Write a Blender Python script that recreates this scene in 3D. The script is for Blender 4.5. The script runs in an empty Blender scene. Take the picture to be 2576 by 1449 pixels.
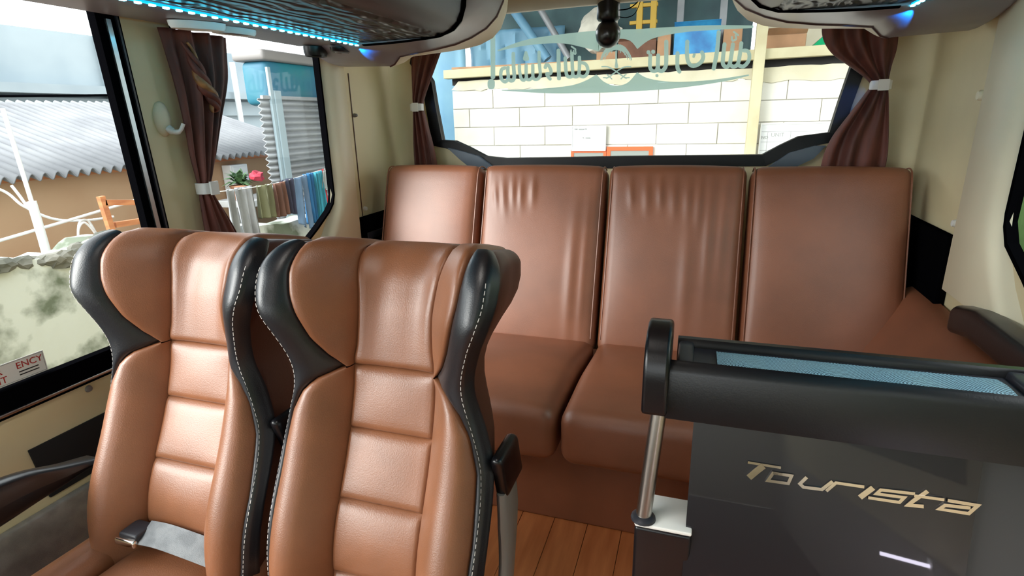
import bpy, bmesh, math, random
import numpy as np
from mathutils import Vector, Matrix, noise as mnoise
random.seed(7)
D = bpy.data
SC = bpy.context.scene
COL = SC.collection
PI = math.pi

# ------------------------------------------------------------------ camera
F_PX = 1404.42
R3 = Matrix(((0.9500541577, -0.0702581072, 0.3040738327), (0.3112670066, 0.2838212643, -0.9069500210), (-0.0225820279, 0.9562997900, 0.2915146029)))
# make exactly orthonormal
_ey = R3[1].normalized(); _ex = (R3[0] - _ey * R3[0].dot(_ey)).normalized(); _ez = _ex.cross(_ey)
R3 = Matrix((_ex, _ey, _ez))
EYE = Vector((0, 0, 1.3))
cam_d = D.cameras.new('camera'); cam = D.objects.new('camera', cam_d); COL.objects.link(cam)
cam_d.sensor_width = 36.0; cam_d.lens = 36.0 * F_PX / 2576.0; cam_d.clip_start = 0.02; cam_d.clip_end = 200
cam.matrix_world = Matrix.Translation(EYE) @ R3.to_4x4()
SC.camera = cam

# ------------------------------------------------------------------ world, exposure
W = D.worlds.new('overcast_sky'); SC.world = W; W.use_nodes = True
nt = W.node_tree; bg = nt.nodes['Background']
bg.inputs[0].default_value = (0.93, 0.97, 1.0, 1); bg.inputs[1].default_value = 2.6
sun_d = D.lights.new('hazy_sun', 'SUN'); sun_d.energy = 4.0; sun_d.angle = math.radians(40); sun_d.color = (1.0, 0.97, 0.93)
sun = D.objects.new('hazy_sun', sun_d); COL.objects.link(sun); sun.rotation_euler = Vector((0.56, 0.62, -0.40)).to_track_quat('-Z', 'Y').to_euler()
SC.view_settings.view_transform = 'Standard'; SC.view_settings.look = 'None'
SC.view_settings.exposure = 0.80; SC.view_settings.gamma = 1.0; SC.view_settings.use_curve_mapping = False
SC.cycles.use_denoising = True
SC.cycles.max_bounces = 12; SC.cycles.diffuse_bounces = 6; SC.cycles.transparent_max_bounces = 24
SC.cycles.sample_clamp_indirect = 6.0

# ------------------------------------------------------------------ points from the measured camera
def ray(px, py):
    return R3 @ Vector((px - 1288, -(py - 724.5), -F_PX))
def at_x(px, py, X):
    d = ray(px, py); return EYE + d * ((X - EYE.x) / d.x)
def at_y(px, py, Y):
    d = ray(px, py); return EYE + d * ((Y - EYE.y) / d.y)
def at_z(px, py, Z):
    d = ray(px, py); return EYE + d * ((Z - EYE.z) / d.z)
def at_p(px, py, pt, n):
    d = ray(px, py); return EYE + d * ((pt - EYE).dot(n) / d.dot(n))

# ------------------------------------------------------------------ materials
def lin(c):
    return tuple(((v / 255) / 12.92 if v / 255 <= 0.04045 else ((v / 255 + 0.055) / 1.055) ** 2.4) for v in c)
MATS = {}
def mat(name, rgb, rough=0.5, metal=0.0, var=0.0, vscale=6.0, rgb2=None, bump=0.0, bscale=300.0, spec=0.5, coat=0.0,
        emit=None, estr=0.0, stretch=(1, 1, 1), sheen=0.0, lo=0.35, hi=0.65, detail=4.0, trans=0.0, coat_rough=0.15):
    m = D.materials.new(name); m.use_nodes = True; t = m.node_tree
    b = t.nodes['Principled BSDF']
    b.inputs['Base Color'].default_value = (*lin(rgb), 1); b.inputs['Roughness'].default_value = rough
    b.inputs['Metallic'].default_value = metal; b.inputs['Specular IOR Level'].default_value = spec
    b.inputs['Coat Weight'].default_value = coat
    if coat: b.inputs['Coat Roughness'].default_value = coat_rough
    if sheen: b.inputs['Sheen Weight'].default_value = sheen
    if trans: b.inputs['Transmission Weight'].default_value = trans
    tc = t.nodes.new('ShaderNodeTexCoord'); mp = t.nodes.new('ShaderNodeMapping')
    mp.inputs['Scale'].default_value = stretch; t.links.new(tc.outputs['Object'], mp.inputs['Vector'])
    if rgb2 is not None or var:
        n = t.nodes.new('ShaderNodeTexNoise'); n.inputs['Scale'].default_value = vscale; n.inputs['Detail'].default_value = detail
        t.links.new(mp.outputs[0], n.inputs['Vector'])
        r = t.nodes.new('ShaderNodeValToRGB'); r.color_ramp.elements[0].position = lo; r.color_ramp.elements[1].position = hi
        c2 = rgb2 if rgb2 is not None else tuple(max(0, v * (1 - var)) for v in rgb)
        r.color_ramp.elements[0].color = (*lin(rgb), 1); r.color_ramp.elements[1].color = (*lin(c2), 1)
        t.links.new(n.outputs['Fac'], r.inputs['Fac']); t.links.new(r.outputs[0], b.inputs['Base Color'])
    if bump:
        n2 = t.nodes.new('ShaderNodeTexNoise'); n2.inputs['Scale'].default_value = bscale; n2.inputs['Detail'].default_value = 3
        t.links.new(mp.outputs[0], n2.inputs['Vector'])
        bp = t.nodes.new('ShaderNodeBump'); bp.inputs['Strength'].default_value = bump; bp.inputs['Distance'].default_value = 0.002
        t.links.new(n2.outputs['Fac'], bp.inputs['Height']); t.links.new(bp.outputs[0], b.inputs['Normal'])
    if emit is not None:
        b.inputs['Emission Color'].default_value = (*lin(emit), 1); b.inputs['Emission Strength'].default_value = estr
    MATS[name] = m
    return m
def glass_mat(name, tint=(0.97, 0.985, 0.98), gloss=0.008):
    m = D.materials.new(name); m.use_nodes = True; t = m.node_tree; t.nodes.clear()
    o = t.nodes.new('ShaderNodeOutputMaterial'); tr = t.nodes.new('ShaderNodeBsdfTransparent'); gl = t.nodes.new('ShaderNodeBsdfGlossy')
    mx = t.nodes.new('ShaderNodeMixShader'); fr = t.nodes.new('ShaderNodeLayerWeight'); mul = t.nodes.new('ShaderNodeMath')
    tr.inputs[0].default_value = (*tint, 1); gl.inputs['Roughness'].default_value = 0.02
    fr.inputs['Blend'].default_value = 0.25; mul.operation = 'MULTIPLY'; mul.inputs[1].default_value = gloss * 3
    t.links.new(fr.outputs['Fresnel'], mul.inputs[0]); t.links.new(mul.outputs[0], mx.inputs[0])
    t.links.new(tr.outputs[0], mx.inputs[1]); t.links.new(gl.outputs[0], mx.inputs[2]); t.links.new(mx.outputs[0], o.inputs[0])
    MATS[name] = m; return m

mat('leather_tan', (140, 88, 57), 0.42, spec=0.75, var=0.10, vscale=9, bump=0.2, bscale=420)
mat('leather_bench', (144, 88, 61), 0.44, spec=0.8, var=0.10, vscale=5, bump=0.2, bscale=420)
mat('leather_black', (20, 22, 28), 0.38, spec=0.7, bump=0.15, bscale=420)
mat('leather_dark', (78, 42, 32), 0.45, var=0.15, vscale=8, bump=0.15, bscale=420)
mat('thread', (205, 200, 195), 0.7)
mat('cream', (230, 216, 174), 0.5, var=0.05, vscale=3, bump=0.05, bscale=250)
mat('cream_light', (236, 226, 196), 0.45, var=0.04, vscale=3, bump=0.04, bscale=250)
mat('ceiling_cream', (196, 182, 158), 0.55, var=0.05, vscale=4, bump=0.05, bscale=200)
mat('carpet_grey', (172, 166, 158), 0.9, var=0.12, vscale=30, bump=0.3, bscale=500)
mat('rubber', (7, 7, 9), 0.9, spec=0.0, bump=0.05, bscale=300)
mat('frit_black', (8, 8, 10), 0.45, spec=0.3)
mat('alu', (190, 200, 205), 0.25, metal=1.0)
mat('steel', (176, 170, 164), 0.28, metal=1.0)
mat('plastic_black', (13, 13, 17), 0.3, bump=0.06, bscale=350)
mat('plastic_dark', (40, 41, 48), 0.4, bump=0.06, bscale=350)
mat('plastic_grey', (128, 124, 122), 0.42)
mat('plastic_lilac', (134, 126, 130), 0.35, bump=0.05, bscale=250)
mat('plastic_white', (228, 228, 224), 0.35)
mat('gloss_black', (13, 12, 19), 0.34, coat=0.5, coat_rough=0.02)
mat('gloss_grey', (58, 58, 60), 0.4)
mat('chrome', (225, 215, 205), 0.12, metal=1.0)
mat('wedge', (84, 98, 112), 0.3)
mat('curtain', (116, 62, 50), 0.6, rgb2=(76, 40, 34), vscale=30, stretch=(1, 1, 0.15), sheen=0.05)
mat('curtain_lining', (172, 124, 78), 0.45, var=0.3, vscale=40)
mat('strap_white', (226, 226, 222), 0.5)
mat('webbing', (108, 112, 116), 0.5, rgb2=(130, 134, 137), vscale=30, lo=0.4, hi=0.6, bump=0.3, bscale=700)
mat('wood_floor', (206, 128, 76), 0.42, rgb2=(172, 96, 52), vscale=5, stretch=(7, 0.9, 1), lo=0.3, hi=0.75, detail=7)
mat('led_on', (200, 240, 255), 0.4, emit=(90, 225, 255), estr=14)
mat('led_tape', (30, 150, 190), 0.4, emit=(0, 170, 230), estr=0.9)
mat('fill_diffuser', (240, 240, 236), 0.4, emit=(255, 250, 242), estr=6.5)  # glow of the added ceiling fill lamps
mat('step_tube', (250, 248, 255), 0.4, emit=(238, 232, 255), estr=25)
glass_mat('glass')
def film_mat():
    m = mat('decal', (132, 166, 154), 0.6); t = m.node_tree; b = t.nodes['Principled BSDF']; o = t.nodes['Material Output']
    tr = t.nodes.new('ShaderNodeBsdfTranslucent'); tp_ = t.nodes.new('ShaderNodeBsdfTransparent'); m1 = t.nodes.new('ShaderNodeMixShader'); m2 = t.nodes.new('ShaderNodeMixShader')
    tr.inputs[0].default_value = (*lin((186, 214, 206)), 1); tp_.inputs[0].default_value = (*lin((196, 216, 214)), 1)
    m1.inputs[0].default_value = 0.78; m2.inputs[0].default_value = 0.12
    t.links.new(b.outputs[0], m1.inputs[1]); t.links.new(tr.outputs[0], m1.inputs[2]); t.links.new(m1.outputs[0], m2.inputs[1]); t.links.new(tp_.outputs[0], m2.inputs[2]); t.links.new(m2.outputs[0], o.inputs[0])
film_mat()
mat('print_red', (176, 40, 36), 0.6); mat('print_black', (28, 28, 30), 0.6); mat('print_grey', (150, 152, 150), 0.7)
mat('sticker_white', (232, 232, 226), 0.5)
# outside
mat('aac', (218, 216, 208), 0.9, rgb2=(206, 202, 188), vscale=2.2, bump=0.4, bscale=90)
mat('mortar', (170, 168, 160), 0.95)
mat('plaster_band', (192, 186, 160), 0.9, rgb2=(206, 200, 178), vscale=3, bump=0.4, bscale=60)
mat('beam_cream', (192, 186, 152), 0.7, rgb2=(182, 172, 138), vscale=5, bump=0.2, bscale=60)
mat('dark_gap', (30, 28, 28), 0.9)
mat('tarp_teal', (62, 96, 98), 0.55, rgb2=(42, 70, 76), vscale=2.5)
mat('tarp_blue', (92, 140, 170), 0.55, rgb2=(112, 158, 180), vscale=2)
mat('post_grey', (140, 158, 166), 0.5)
mat('teal', (20, 108, 120), 0.6, rgb2=(44, 94, 124), vscale=2.0)
mat('galv', (128, 132, 136), 0.5, metal=0.2, rgb2=(150, 153, 156), vscale=4, stretch=(1, 1, 1))
mat('roof_sheet', (112, 114, 118), 0.7, rgb2=(128, 130, 133), vscale=3)
mat('wall_beige', (162, 128, 98), 0.9, rgb2=(172, 142, 112), vscale=1.6, bump=0.2, bscale=50)
mat('wall_far', (122, 136, 144), 0.9, rgb2=(152, 162, 166), vscale=0.7, bump=0.2, bscale=20)
mat('moss_wall', (182, 186, 180), 0.95, rgb2=(92, 100, 84), vscale=4.5, lo=0.50, hi=0.62, bump=0.6, bscale=40, detail=8)
mat('rock', (116, 114, 106), 0.95, rgb2=(70, 72, 64), vscale=8, bump=0.8, bscale=30)
mat('ground', (150, 146, 138), 0.95, rgb2=(128, 124, 116), vscale=1.5)
mat('wood_raw', (186, 122, 78), 0.8, rgb2=(160, 96, 60), vscale=6, stretch=(1, 1, 6))
mat('white_paint', (206, 208, 208), 0.5)
mat('cardboard', (178, 138, 104), 0.85, var=0.12, vscale=5)
mat('box_brown', (120, 84, 66), 0.85, var=0.2, vscale=6)
mat('box_blue', (60, 160, 214), 0.5, rgb2=(40, 110, 170), vscale=5)
mat('bag_green', (0, 150, 96), 0.5, var=0.2, vscale=4)
mat('sack_white', (206, 202, 188), 0.8, rgb2=(176, 172, 160), vscale=7)
mat('yellow_paint', (196, 160, 60), 0.6)
mat('orange_paint', (226, 96, 48), 0.5)
mat('board_grey', (140, 146, 140), 0.7)
for n_, c_ in (('cloth_grey', (138, 141, 145)), ('cloth_pale', (160, 163, 170)), ('cloth_olive', (112, 114, 86)), ('cloth_brown', (96, 64, 52)),
               ('cloth_navy', (48, 54, 76)), ('cloth_denim', (88, 114, 142)), ('cloth_blue', (30, 98, 146)), ('cloth_cyan', (44, 134, 154)),
               ('cloth_white', (170, 174, 174)), ('cloth_red', (196, 52, 60))):
    mat(n_, c_, 0.9, var=0.22, vscale=14, stretch=(1, 1, 0.3))
mat('leaf_green', (74, 110, 66), 0.7, var=0.3, vscale=10); mat('flower_red', (200, 60, 80), 0.7)
mat('terracotta', (170, 120, 90), 0.8)
mat('foliage_far', (96, 128, 70), 0.85, rgb2=(60, 92, 48), vscale=2)

# textured black rack underside: fine wavy relief
def wavy_black():
    m = mat('rack_texture', (26, 26, 30), 0.4); t = m.node_tree; b = t.nodes['Principled BSDF']
    tc = t.nodes.new('ShaderNodeTexCoord'); w = t.nodes.new('ShaderNodeTexWave')
    w.wave_type = 'BANDS'; w.bands_direction = 'X'; w.inputs['Scale'].default_value = 9; w.inputs['Distortion'].default_value = 7
    w.inputs['Detail'].default_value = 2; w.inputs['Detail Scale'].default_value = 1.6
    mp = t.nodes.new('ShaderNodeMapping'); mp.inputs['Scale'].default_value = (1, 0.5, 1)
    t.links.new(tc.outputs['Object'], mp.inputs[0]); t.links.new(mp.outputs[0], w.inputs[0])
    bp = t.nodes.new('ShaderNodeBump'); bp.inputs['Strength'].default_value = 0.9; bp.inputs['Distance'].default_value = 0.012
    t.links.new(w.outputs['Fac'], bp.inputs['Height']); t.links.new(bp.outputs[0], b.inputs['Normal'])
wavy_black()
def mesh_cloth():
    m = mat('mesh_cloth', (92, 132, 156), 0.5); t = m.node_tree; b = t.nodes['Principled BSDF']
    tc = t.nodes.new('ShaderNodeTexCoord'); ck = t.nodes.new('ShaderNodeTexChecker'); ck.inputs['Scale'].default_value = 420
    ck.inputs[1].default_value = (*lin((160, 206, 224)), 1); ck.inputs[2].default_value = (*lin((62, 92, 112)), 1)
    t.links.new(tc.outputs['Object'], ck.inputs[0]); t.links.new(ck.outputs[0], b.inputs['Base Color'])
mesh_cloth()

# ------------------------------------------------------------------ mesh builder
class MB:
    def __init__(s): s.v = []; s.f = []
    def add(s, vs, fs):
        o = len(s.v); s.v += [tuple(p) for p in vs]; s.f += [tuple(i + o for i in f) for f in fs]; return s
    def box(s, a, b):
        (x0, y0, z0), (x1, y1, z1) = a, b
        return s.add([(x0, y0, z0), (x1, y0, z0), (x1, y1, z0), (x0, y1, z0), (x0, y0, z1), (x1, y0, z1), (x1, y1, z1), (x0, y1, z1)],
                     [(0, 3, 2, 1), (4, 5, 6, 7), (0, 1, 5, 4), (1, 2, 6, 5), (2, 3, 7, 6), (3, 0, 4, 7)])
    def rbox(s, a, b, r, n=(2, 2, 2), fn=None, M=None, k=3):
        c = [(a[i] + b[i]) / 2 for i in range(3)]; h = [(b[i] - a[i]) / 2 for i in range(3)]
        r = min(r, min(h) * 0.999)
        ax = []
        for i in range(3):
            arc = [-h[i] + r * (1 - math.cos(j / k * PI / 2)) for j in range(k)]
            inn = [-h[i] + r + (2 * h[i] - 2 * r) * j / n[i] for j in range(n[i] + 1)]
            ax.append(arc + inn + [-q for q in reversed(arc)])
        idx = {}; vs = []; fs = []
        def vid(p):
            key = tuple(round(q, 6) for q in p)
            if key not in idx:
                q = Vector([max(-h[i] + r, min(h[i] - r, p[i])) for i in range(3)]); d = Vector(p) - q
                if d.length > 1e-9: q = q + d.normalized() * r
                q = q + Vector(c)
                if fn: q = Vector(fn(q))
                if M: q = M @ q
                idx[key] = len(vs); vs.append(q)
            return idx[key]
        for d in range(3):
            e, g = (d + 1) % 3, (d + 2) % 3
            for sgn in (-1, 1):
                for i in range(len(ax[e]) - 1):
                    for j in range(len(ax[g]) - 1):
                        q = []
                        for (ii, jj) in ((i, j), (i + 1, j), (i + 1, j + 1), (i, j + 1)):
                            p = [0, 0, 0]; p[d] = sgn * h[d]; p[e] = ax[e][ii]; p[g] = ax[g][jj]; q.append(vid(p))
                        fs.append(q if sgn > 0 else q[::-1])
        return s.add(vs, fs)
    def tube(s, pts, r, n=10, cap=True):
        pts = [Vector(p) for p in pts]; rs = r if isinstance(r, (list, tuple)) else [r] * len(pts)
        vs = []; fs = []; up = None
        for i, p in enumerate(pts):
            t = (pts[min(i + 1, len(pts) - 1)] - pts[max(i - 1, 0)]).normalized()
            if up is None: up = t.orthogonal().normalized()
            up = (up - t * up.dot(t)).normalized(); w = t.cross(up)
            for j in range(n):
                a = 2 * PI * j / n; vs.append(p + (up * math.cos(a) + w * math.sin(a)) * rs[i])
        for i in range(len(pts) - 1):
            for j in range(n):
                k = (j + 1) % n; fs.append((i * n + j, i * n + k, (i + 1) * n + k, (i + 1) * n + j))
        if cap: fs.append(tuple(range(n))[::-1]); fs.append(tuple(range((len(pts) - 1) * n, len(pts) * n)))
        return s.add(vs, fs)
    def lathe(s, prof, c, axis='z', n=20):
        c = Vector(c); vs = []; fs = []
        for (r, h) in prof:
            for j in range(n):
                a = 2 * PI * j / n; u, w = r * math.cos(a), r * math.sin(a)
                vs.append(c + (Vector((u, w, h)) if axis == 'z' else Vector((u, h, w)) if axis == 'y' else Vector((h, u, w))))
        m = len(prof)
        for i in range(m - 1):
            for j in range(n):
                k = (j + 1) % n; fs.append((i * n + j, i * n + k, (i + 1) * n + k, (i + 1) * n + j))
        fs.append(tuple(range(n))[::-1]); fs.append(tuple(range((m - 1) * n, m * n)))
        return s.add(vs, fs)
    def prism(s, pts, d):            # closed outline of 3-D points pushed along d
        pts = [Vector(p) for p in pts]; d = Vector(d); n = len(pts)
        vs = pts + [p + d for p in pts]
        return s.add(vs, [tuple(range(n))[::-1], tuple(range(n, 2 * n))] + [(i, (i + 1) % n, (i + 1) % n + n, i + n) for i in range(n)])
    def ring(s, outer, inner, d):    # flat frame between two outlines of equal count, pushed along d
        n = len(outer); d = Vector(d); o = [Vector(p) for p in outer]; i_ = [Vector(p) for p in inner]
        vs = o + i_ + [p + d for p in o] + [p + d for p in i_]; fs = []
        for a in range(n):
            b = (a + 1) % n
            fs += [(a, b, b + n, a + n), (a + 2 * n, a + 3 * n, b + 3 * n, b + 2 * n), (a, a + 2 * n, b + 2 * n, b), (a + n, b + n, b + 3 * n, a + 3 * n)]
        return s.add(vs, fs)
    def grid(s, P, flip=False):      # rows of points
        m, n = len(P), len(P[0]); vs = [p for row in P for p in row]; fs = []
        for i in range(m - 1):
            for j in range(n - 1):
                q = (i * n + j, i * n + j + 1, (i + 1) * n + j + 1, (i + 1) * n + j); fs.append(q[::-1] if flip else q)
        return s.add(vs, fs)
    def ribbon(s, pts, w, nrm, d, caps=6, flat=False):   # flat stroke with round ends lying on a surface with normal nrm
        nrm = Vector(nrm).normalized(); pts = [Vector(p) for p in pts]; L = []; R = []
        ws = w if isinstance(w, (list, tuple)) else [w] * len(pts)
        for i, p in enumerate(pts):
            if i == 0: t = (pts[1] - p).normalized(); m = 1
            elif i == len(pts) - 1: t = (p - pts[i - 1]).normalized(); m = 1
            else:
                a = (p - pts[i - 1]).normalized(); b = (pts[i + 1] - p).normalized(); t = (a + b)
                t = t.normalized() if t.length > 1e-5 else a; m = 1 / max(0.45, t.dot(b))
            sd = nrm.cross(t) * ws[i] / 2 * m; L.append(p + sd); R.append(p - sd)
        def cap(p, frm, t):
            out = []; sd = frm - p
            for k in range(1, caps):
                a = PI * k / caps; out.append(p + sd * math.cos(a) + t * sd.length * math.sin(a))
            return out
        t0 = (pts[0] - pts[1]).normalized(); t1 = (pts[-1] - pts[-2]).normalized()
        off = nrm * d
        # body quads
        n = len(pts)
        if flat:
            s.grid([L, R])
            for p, fr, t in ((pts[0], R[0], t0), (pts[-1], L[-1], t1)):
                o = [fr] + cap(p, fr, t) + [p * 2 - fr]; s.add(o, [tuple(range(len(o)))])
            return s
        vs = L + R + [p + off for p in L] + [p + off for p in R]; fs = []
        for i in range(n - 1):
            fs += [(i + 2 * n, i + 3 * n, i + 1 + 3 * n, i + 1 + 2 * n), (i, i + 1, i + 1 + n, i + n),
                   (i, i + 2 * n, i + 1 + 2 * n, i + 1), (i + n, i + 1 + n, i + 1 + 3 * n, i + 3 * n)]
        s.add(vs, fs)
        if caps:
            for p, fr, t in ((pts[0], R[0], t0), (pts[-1], L[-1], t1)):
                o = [fr] + cap(p, fr, t) + [p * 2 - fr]; s.prism(o, off)
        return s
    def build(s, name, m, parent=None, smooth=35, recalc=True):
        me = D.meshes.new(name); me.from_pydata([tuple(v) for v in s.v], [], s.f); me.update()
        if recalc:
            bm = bmesh.new(); bm.from_mesh(me); bmesh.ops.recalc_face_normals(bm, faces=bm.faces); bm.to_mesh(me); bm.free()
        if smooth:
            me.shade_smooth(); me.set_sharp_from_angle(angle=math.radians(smooth))
        me.materials.append(MATS[m]); o = D.objects.new(name, me); COL.objects.link(o)
        if parent is not None:
            o.parent = parent
            o.matrix_parent_inverse = parent.matrix_world.inverted() if parent.get('_w') else Matrix()
        return o
def tag(o, label, cat, group=None):
    o['label'] = label; o['category'] = cat
    if group: o['group'] = group
    return o
def struct(o): o['kind'] = 'structure'; return o
def stuff(o): o['kind'] = 'stuff'; return o
def thing(name, label, cat, loc=(0, 0, 0), group=None):
    """Empty at the thing's base; parts below are given in world coordinates."""
    o = D.objects.new(name, None); COL.objects.link(o); o.location = loc; o.empty_display_size = 0.05
    o.matrix_world = Matrix.Translation(loc); o['_w'] = 1
    if label: tag(o, label, cat, group)
    return o
def root(name, loc=(0, 0, 0)):
    o = thing(name, None, None, loc); return struct(o)
def own_w(o): o['_w'] = 1; return o
def plate_hole(outer, holes, d, name, m, parent=None):
    """flat plate with holes: outlines of 3-D points, pushed along d"""
    bm = bmesh.new(); ed = []
    for lp in [outer] + holes:
        vs = [bm.verts.new(p) for p in lp]
        ed += [bm.edges.new((vs[i], vs[(i + 1) % len(vs)])) for i in range(len(vs))]
    bmesh.ops.triangle_fill(bm, use_beauty=True, use_dissolve=False, edges=ed)
    r = bmesh.ops.extrude_face_region(bm, geom=bm.faces[:])
    bmesh.ops.translate(bm, verts=[e for e in r['geom'] if isinstance(e, bmesh.types.BMVert)], vec=Vector(d))
    bmesh.ops.recalc_face_normals(bm, faces=bm.faces)
    me = D.meshes.new(name); bm.to_mesh(me); bm.free(); me.materials.append(MATS[m])
    o = D.objects.new(name, me); COL.objects.link(o)
    if parent is not None: o.parent = parent; o.matrix_parent_inverse = parent.matrix_world.inverted() if parent.get('_w') else Matrix()
    return o
def text_mesh(body, size, M, name, m, parent, ext=0.0004):
    c = D.curves.new(name, 'FONT'); c.body = body; c.size = size; c.extrude = ext
    o = D.objects.new('tmp', c); COL.objects.link(o); dg = bpy.context.evaluated_depsgraph_get(); dg.update()
    me = D.meshes.new_from_object(o.evaluated_get(dg)); D.objects.remove(o); D.curves.remove(c)
    me.transform(M); me.name = name; me.materials.clear(); me.materials.append(MATS[m])
    r = D.objects.new(name, me); COL.objects.link(r)
    if parent is not None: r.parent = parent; r.matrix_parent_inverse = parent.matrix_world.inverted() if parent.get('_w') else Matrix()
    return r
def smoothstep(a, b, x):
    t = max(0, min(1, (x - a) / (b - a))); return t * t * (3 - 2 * t)
def interp(tab, x):
    if x <= tab[0][0]: return tab[0][1]
    for (x0, y0), (x1, y1) in zip(tab, tab[1:]):
        if x <= x1:
            return y0 + (y1 - y0) * (x - x0) / (x1 - x0)
    return tab[-1][1]
def spline(tab, x):          # monotone-ish smooth interpolation (Catmull-Rom on a table)
    n = len(tab)
    if x <= tab[0][0]: return tab[0][1]
    if x >= tab[-1][0]: return tab[-1][1]
    for i in range(n - 1):
        if x <= tab[i + 1][0]:
            x0, y0 = tab[i]; x1, y1 = tab[i + 1]; h = x1 - x0; t = (x - x0) / h
            m0 = (y1 - tab[i - 1][1]) / (x1 - tab[i - 1][0]) if i > 0 else (y1 - y0) / h
            m1 = (tab[i + 2][1] - y0) / (tab[i + 2][0] - x0) if i + 2 < n else (y1 - y0) / h
            return (2*t**3-3*t*t+1)*y0 + (t**3-2*t*t+t)*h*m0 + (-2*t**3+3*t*t)*y1 + (t**3-t*t)*h*m1
def curve_pts(pts, n=6):     # Catmull-Rom through points
    pts = [Vector(p) for p in pts]; out = []
    for i in range(len(pts) - 1):
        p0 = pts[max(i - 1, 0)]; p1 = pts[i]; p2 = pts[i + 1]; p3 = pts[min(i + 2, len(pts) - 1)]
        for k in range(n):
            t = k / n
            out.append(0.5 * ((2 * p1) + (p2 - p0) * t + (2 * p0 - 5 * p1 + 4 * p2 - p3) * t * t + (3 * p1 - p0 - 3 * p2 + p3) * t ** 3))
    out.append(pts[-1]); return out

# ================================================================== THE BUS SHELL
XL, XR, XC = -1.40, 0.75, -0.325
YB, YF = 2.56, -3.2          # rear wall, front end
ZC = 1.88
fl = own_w(struct(MB().box((XL - 0.05, YF, -0.06), (XR + 0.05, YB + 0.05, -0.004)).build('floor', 'rubber', smooth=0)))
pm = None
for i in range(19):          # wood planks in the aisle, laid lengthways
    x0 = -1.39 + i * 0.112
    for (y0, y1) in ((-0.6 - 0.3 * (i % 3), 0.75 - 0.25 * (i % 2)), (0.75 - 0.25 * (i % 2), 1.62)):
        MB().rbox((x0, y0 + 0.001, -0.004), (x0 + 0.1105, y1 - 0.001, 0.0), 0.0012, n=(1, 1, 1), k=1).build('plank', 'wood_floor', fl, smooth=0)
cl = struct(MB().box((XL - 0.05, YF, ZC), (XR + 0.05, YB + 0.05, ZC + 0.05)).build('ceiling', 'ceiling_cream', smooth=0))

def P(y, z, x=XL): return (x, y, z)
# ---- left wall: outline with window openings (in the y,z plane)
SILL, HEAD = 0.70, 1.565
w1 = [(-0.55, SILL), (1.170, SILL), (1.135, 1.645), (-0.55, 1.645)]
w0 = [(-2.6, SILL), (-0.75, SILL), (-0.75, HEAD), (-2.6, HEAD)]
w2 = [(1.29, SILL), (1.66, SILL), (1.71, 0.835), (1.74, 0.872), (1.80, 0.905), (1.88, 0.955), (1.912, 0.985), (1.925, 1.02), (1.925, 1.60), (1.29, 1.60)]
rect = [(YF, 0), (YB, 0), (YB, ZC), (YF, ZC)]
wl = plate_hole([P(*p) for p in rect], [[P(*p) for p in w] for w in (w0, w1, w2)], (-0.012, 0, 0), 'wall_left', 'cream'); struct(wl); own_w(wl)
w5 = [(1.30, SILL), (1.40, 0.80), (1.57, 0.905), (1.68, 0.965), (1.715, 1.02), (1.72, HEAD), (0.30, HEAD), (0.30, SILL)]
w6 = [(-2.6, SILL), (-0.05, SILL), (-0.05, HEAD), (-2.6, HEAD)]
wr = plate_hole([P(*p, XR) for p in rect], [[P(*p, XR) for p in w] for w in (w5, w6)], (0.012, 0, 0), 'wall_right', 'cream'); struct(wr); own_w(wr)
# window frames and panes
def inset(pts, d):
    n = len(pts); c = (sum(p[0] for p in pts) / n, sum(p[1] for p in pts) / n); out = []
    area = sum(pts[i][0] * pts[(i + 1) % n][1] - pts[(i + 1) % n][0] * pts[i][1] for i in range(n)); sg = 1 if area > 0 else -1
    for i in range(n):
        a = Vector(pts[i - 1]); b = Vector(pts[i]); e = Vector(pts[(i + 1) % n])
        t1 = (b - a).normalized(); t2 = (e - b).normalized(); n1 = Vector((-t1.y, t1.x)) * sg; n2 = Vector((-t2.y, t2.x)) * sg
        m = (n1 + n2); m = m / max(0.4, m.length_squared) * 2 if m.length > 1e-6 else n1
        out.append((b.x + m.x * d, b.y + m.y * d))
    return out
def side_window(name, out, X, sgn, frame_w, depth=0.025):
    r = root(name, (X, out[0][0], out[0][1])); ins = inset(out, frame_w)
    MB().ring([P(*p, X + sgn * 0.012) for p in out], [P(*p, X + sgn * 0.012) for p in ins], (-sgn * depth, 0, 0)).build('frame', 'rubber', r, smooth=0)
    MB().prism([P(*p, X - sgn * 0.004) for p in inset(out, frame_w * 0.6)], (-sgn * 0.005, 0, 0)).build('pane', 'glass', r, smooth=0)
    return r
side_window('window_1', w0, XL, 1, 0.05)
win1 = side_window('window_2', w1, XL, 1, 0.062)
side_window('window_3', w2, XL, 1, 0.009)
side_window('window_4', w5, XR, -1, 0.014)
side_window('window_5', w6, XR, -1, 0.05)
# aluminium slide rails on the black frame of the left window
MB().rbox((XL + 0.012, -0.55, 0.708), (XL + 0.02, 1.11, 0.716), 0.002, n=(1, 1, 1), k=1).build('rail', 'alu', win1)
MB().prism([P(1.125, 0.74, XL + 0.014), P(1.137, 0.74, XL + 0.014), P(1.108, 1.55, XL + 0.014), P(1.096, 1.55, XL + 0.014)], (0.006, 0, 0)).build('rail', 'alu', win1, smooth=0)
MB().prism([P(1.155, 0.72, XL + 0.012), P(1.160, 0.72, XL + 0.012), P(1.130, 1.56, XL + 0.012), P(1.125, 1.56, XL + 0.012)], (0.006, 0, 0)).build('rail', 'plastic_dark', win1, smooth=0)
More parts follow.
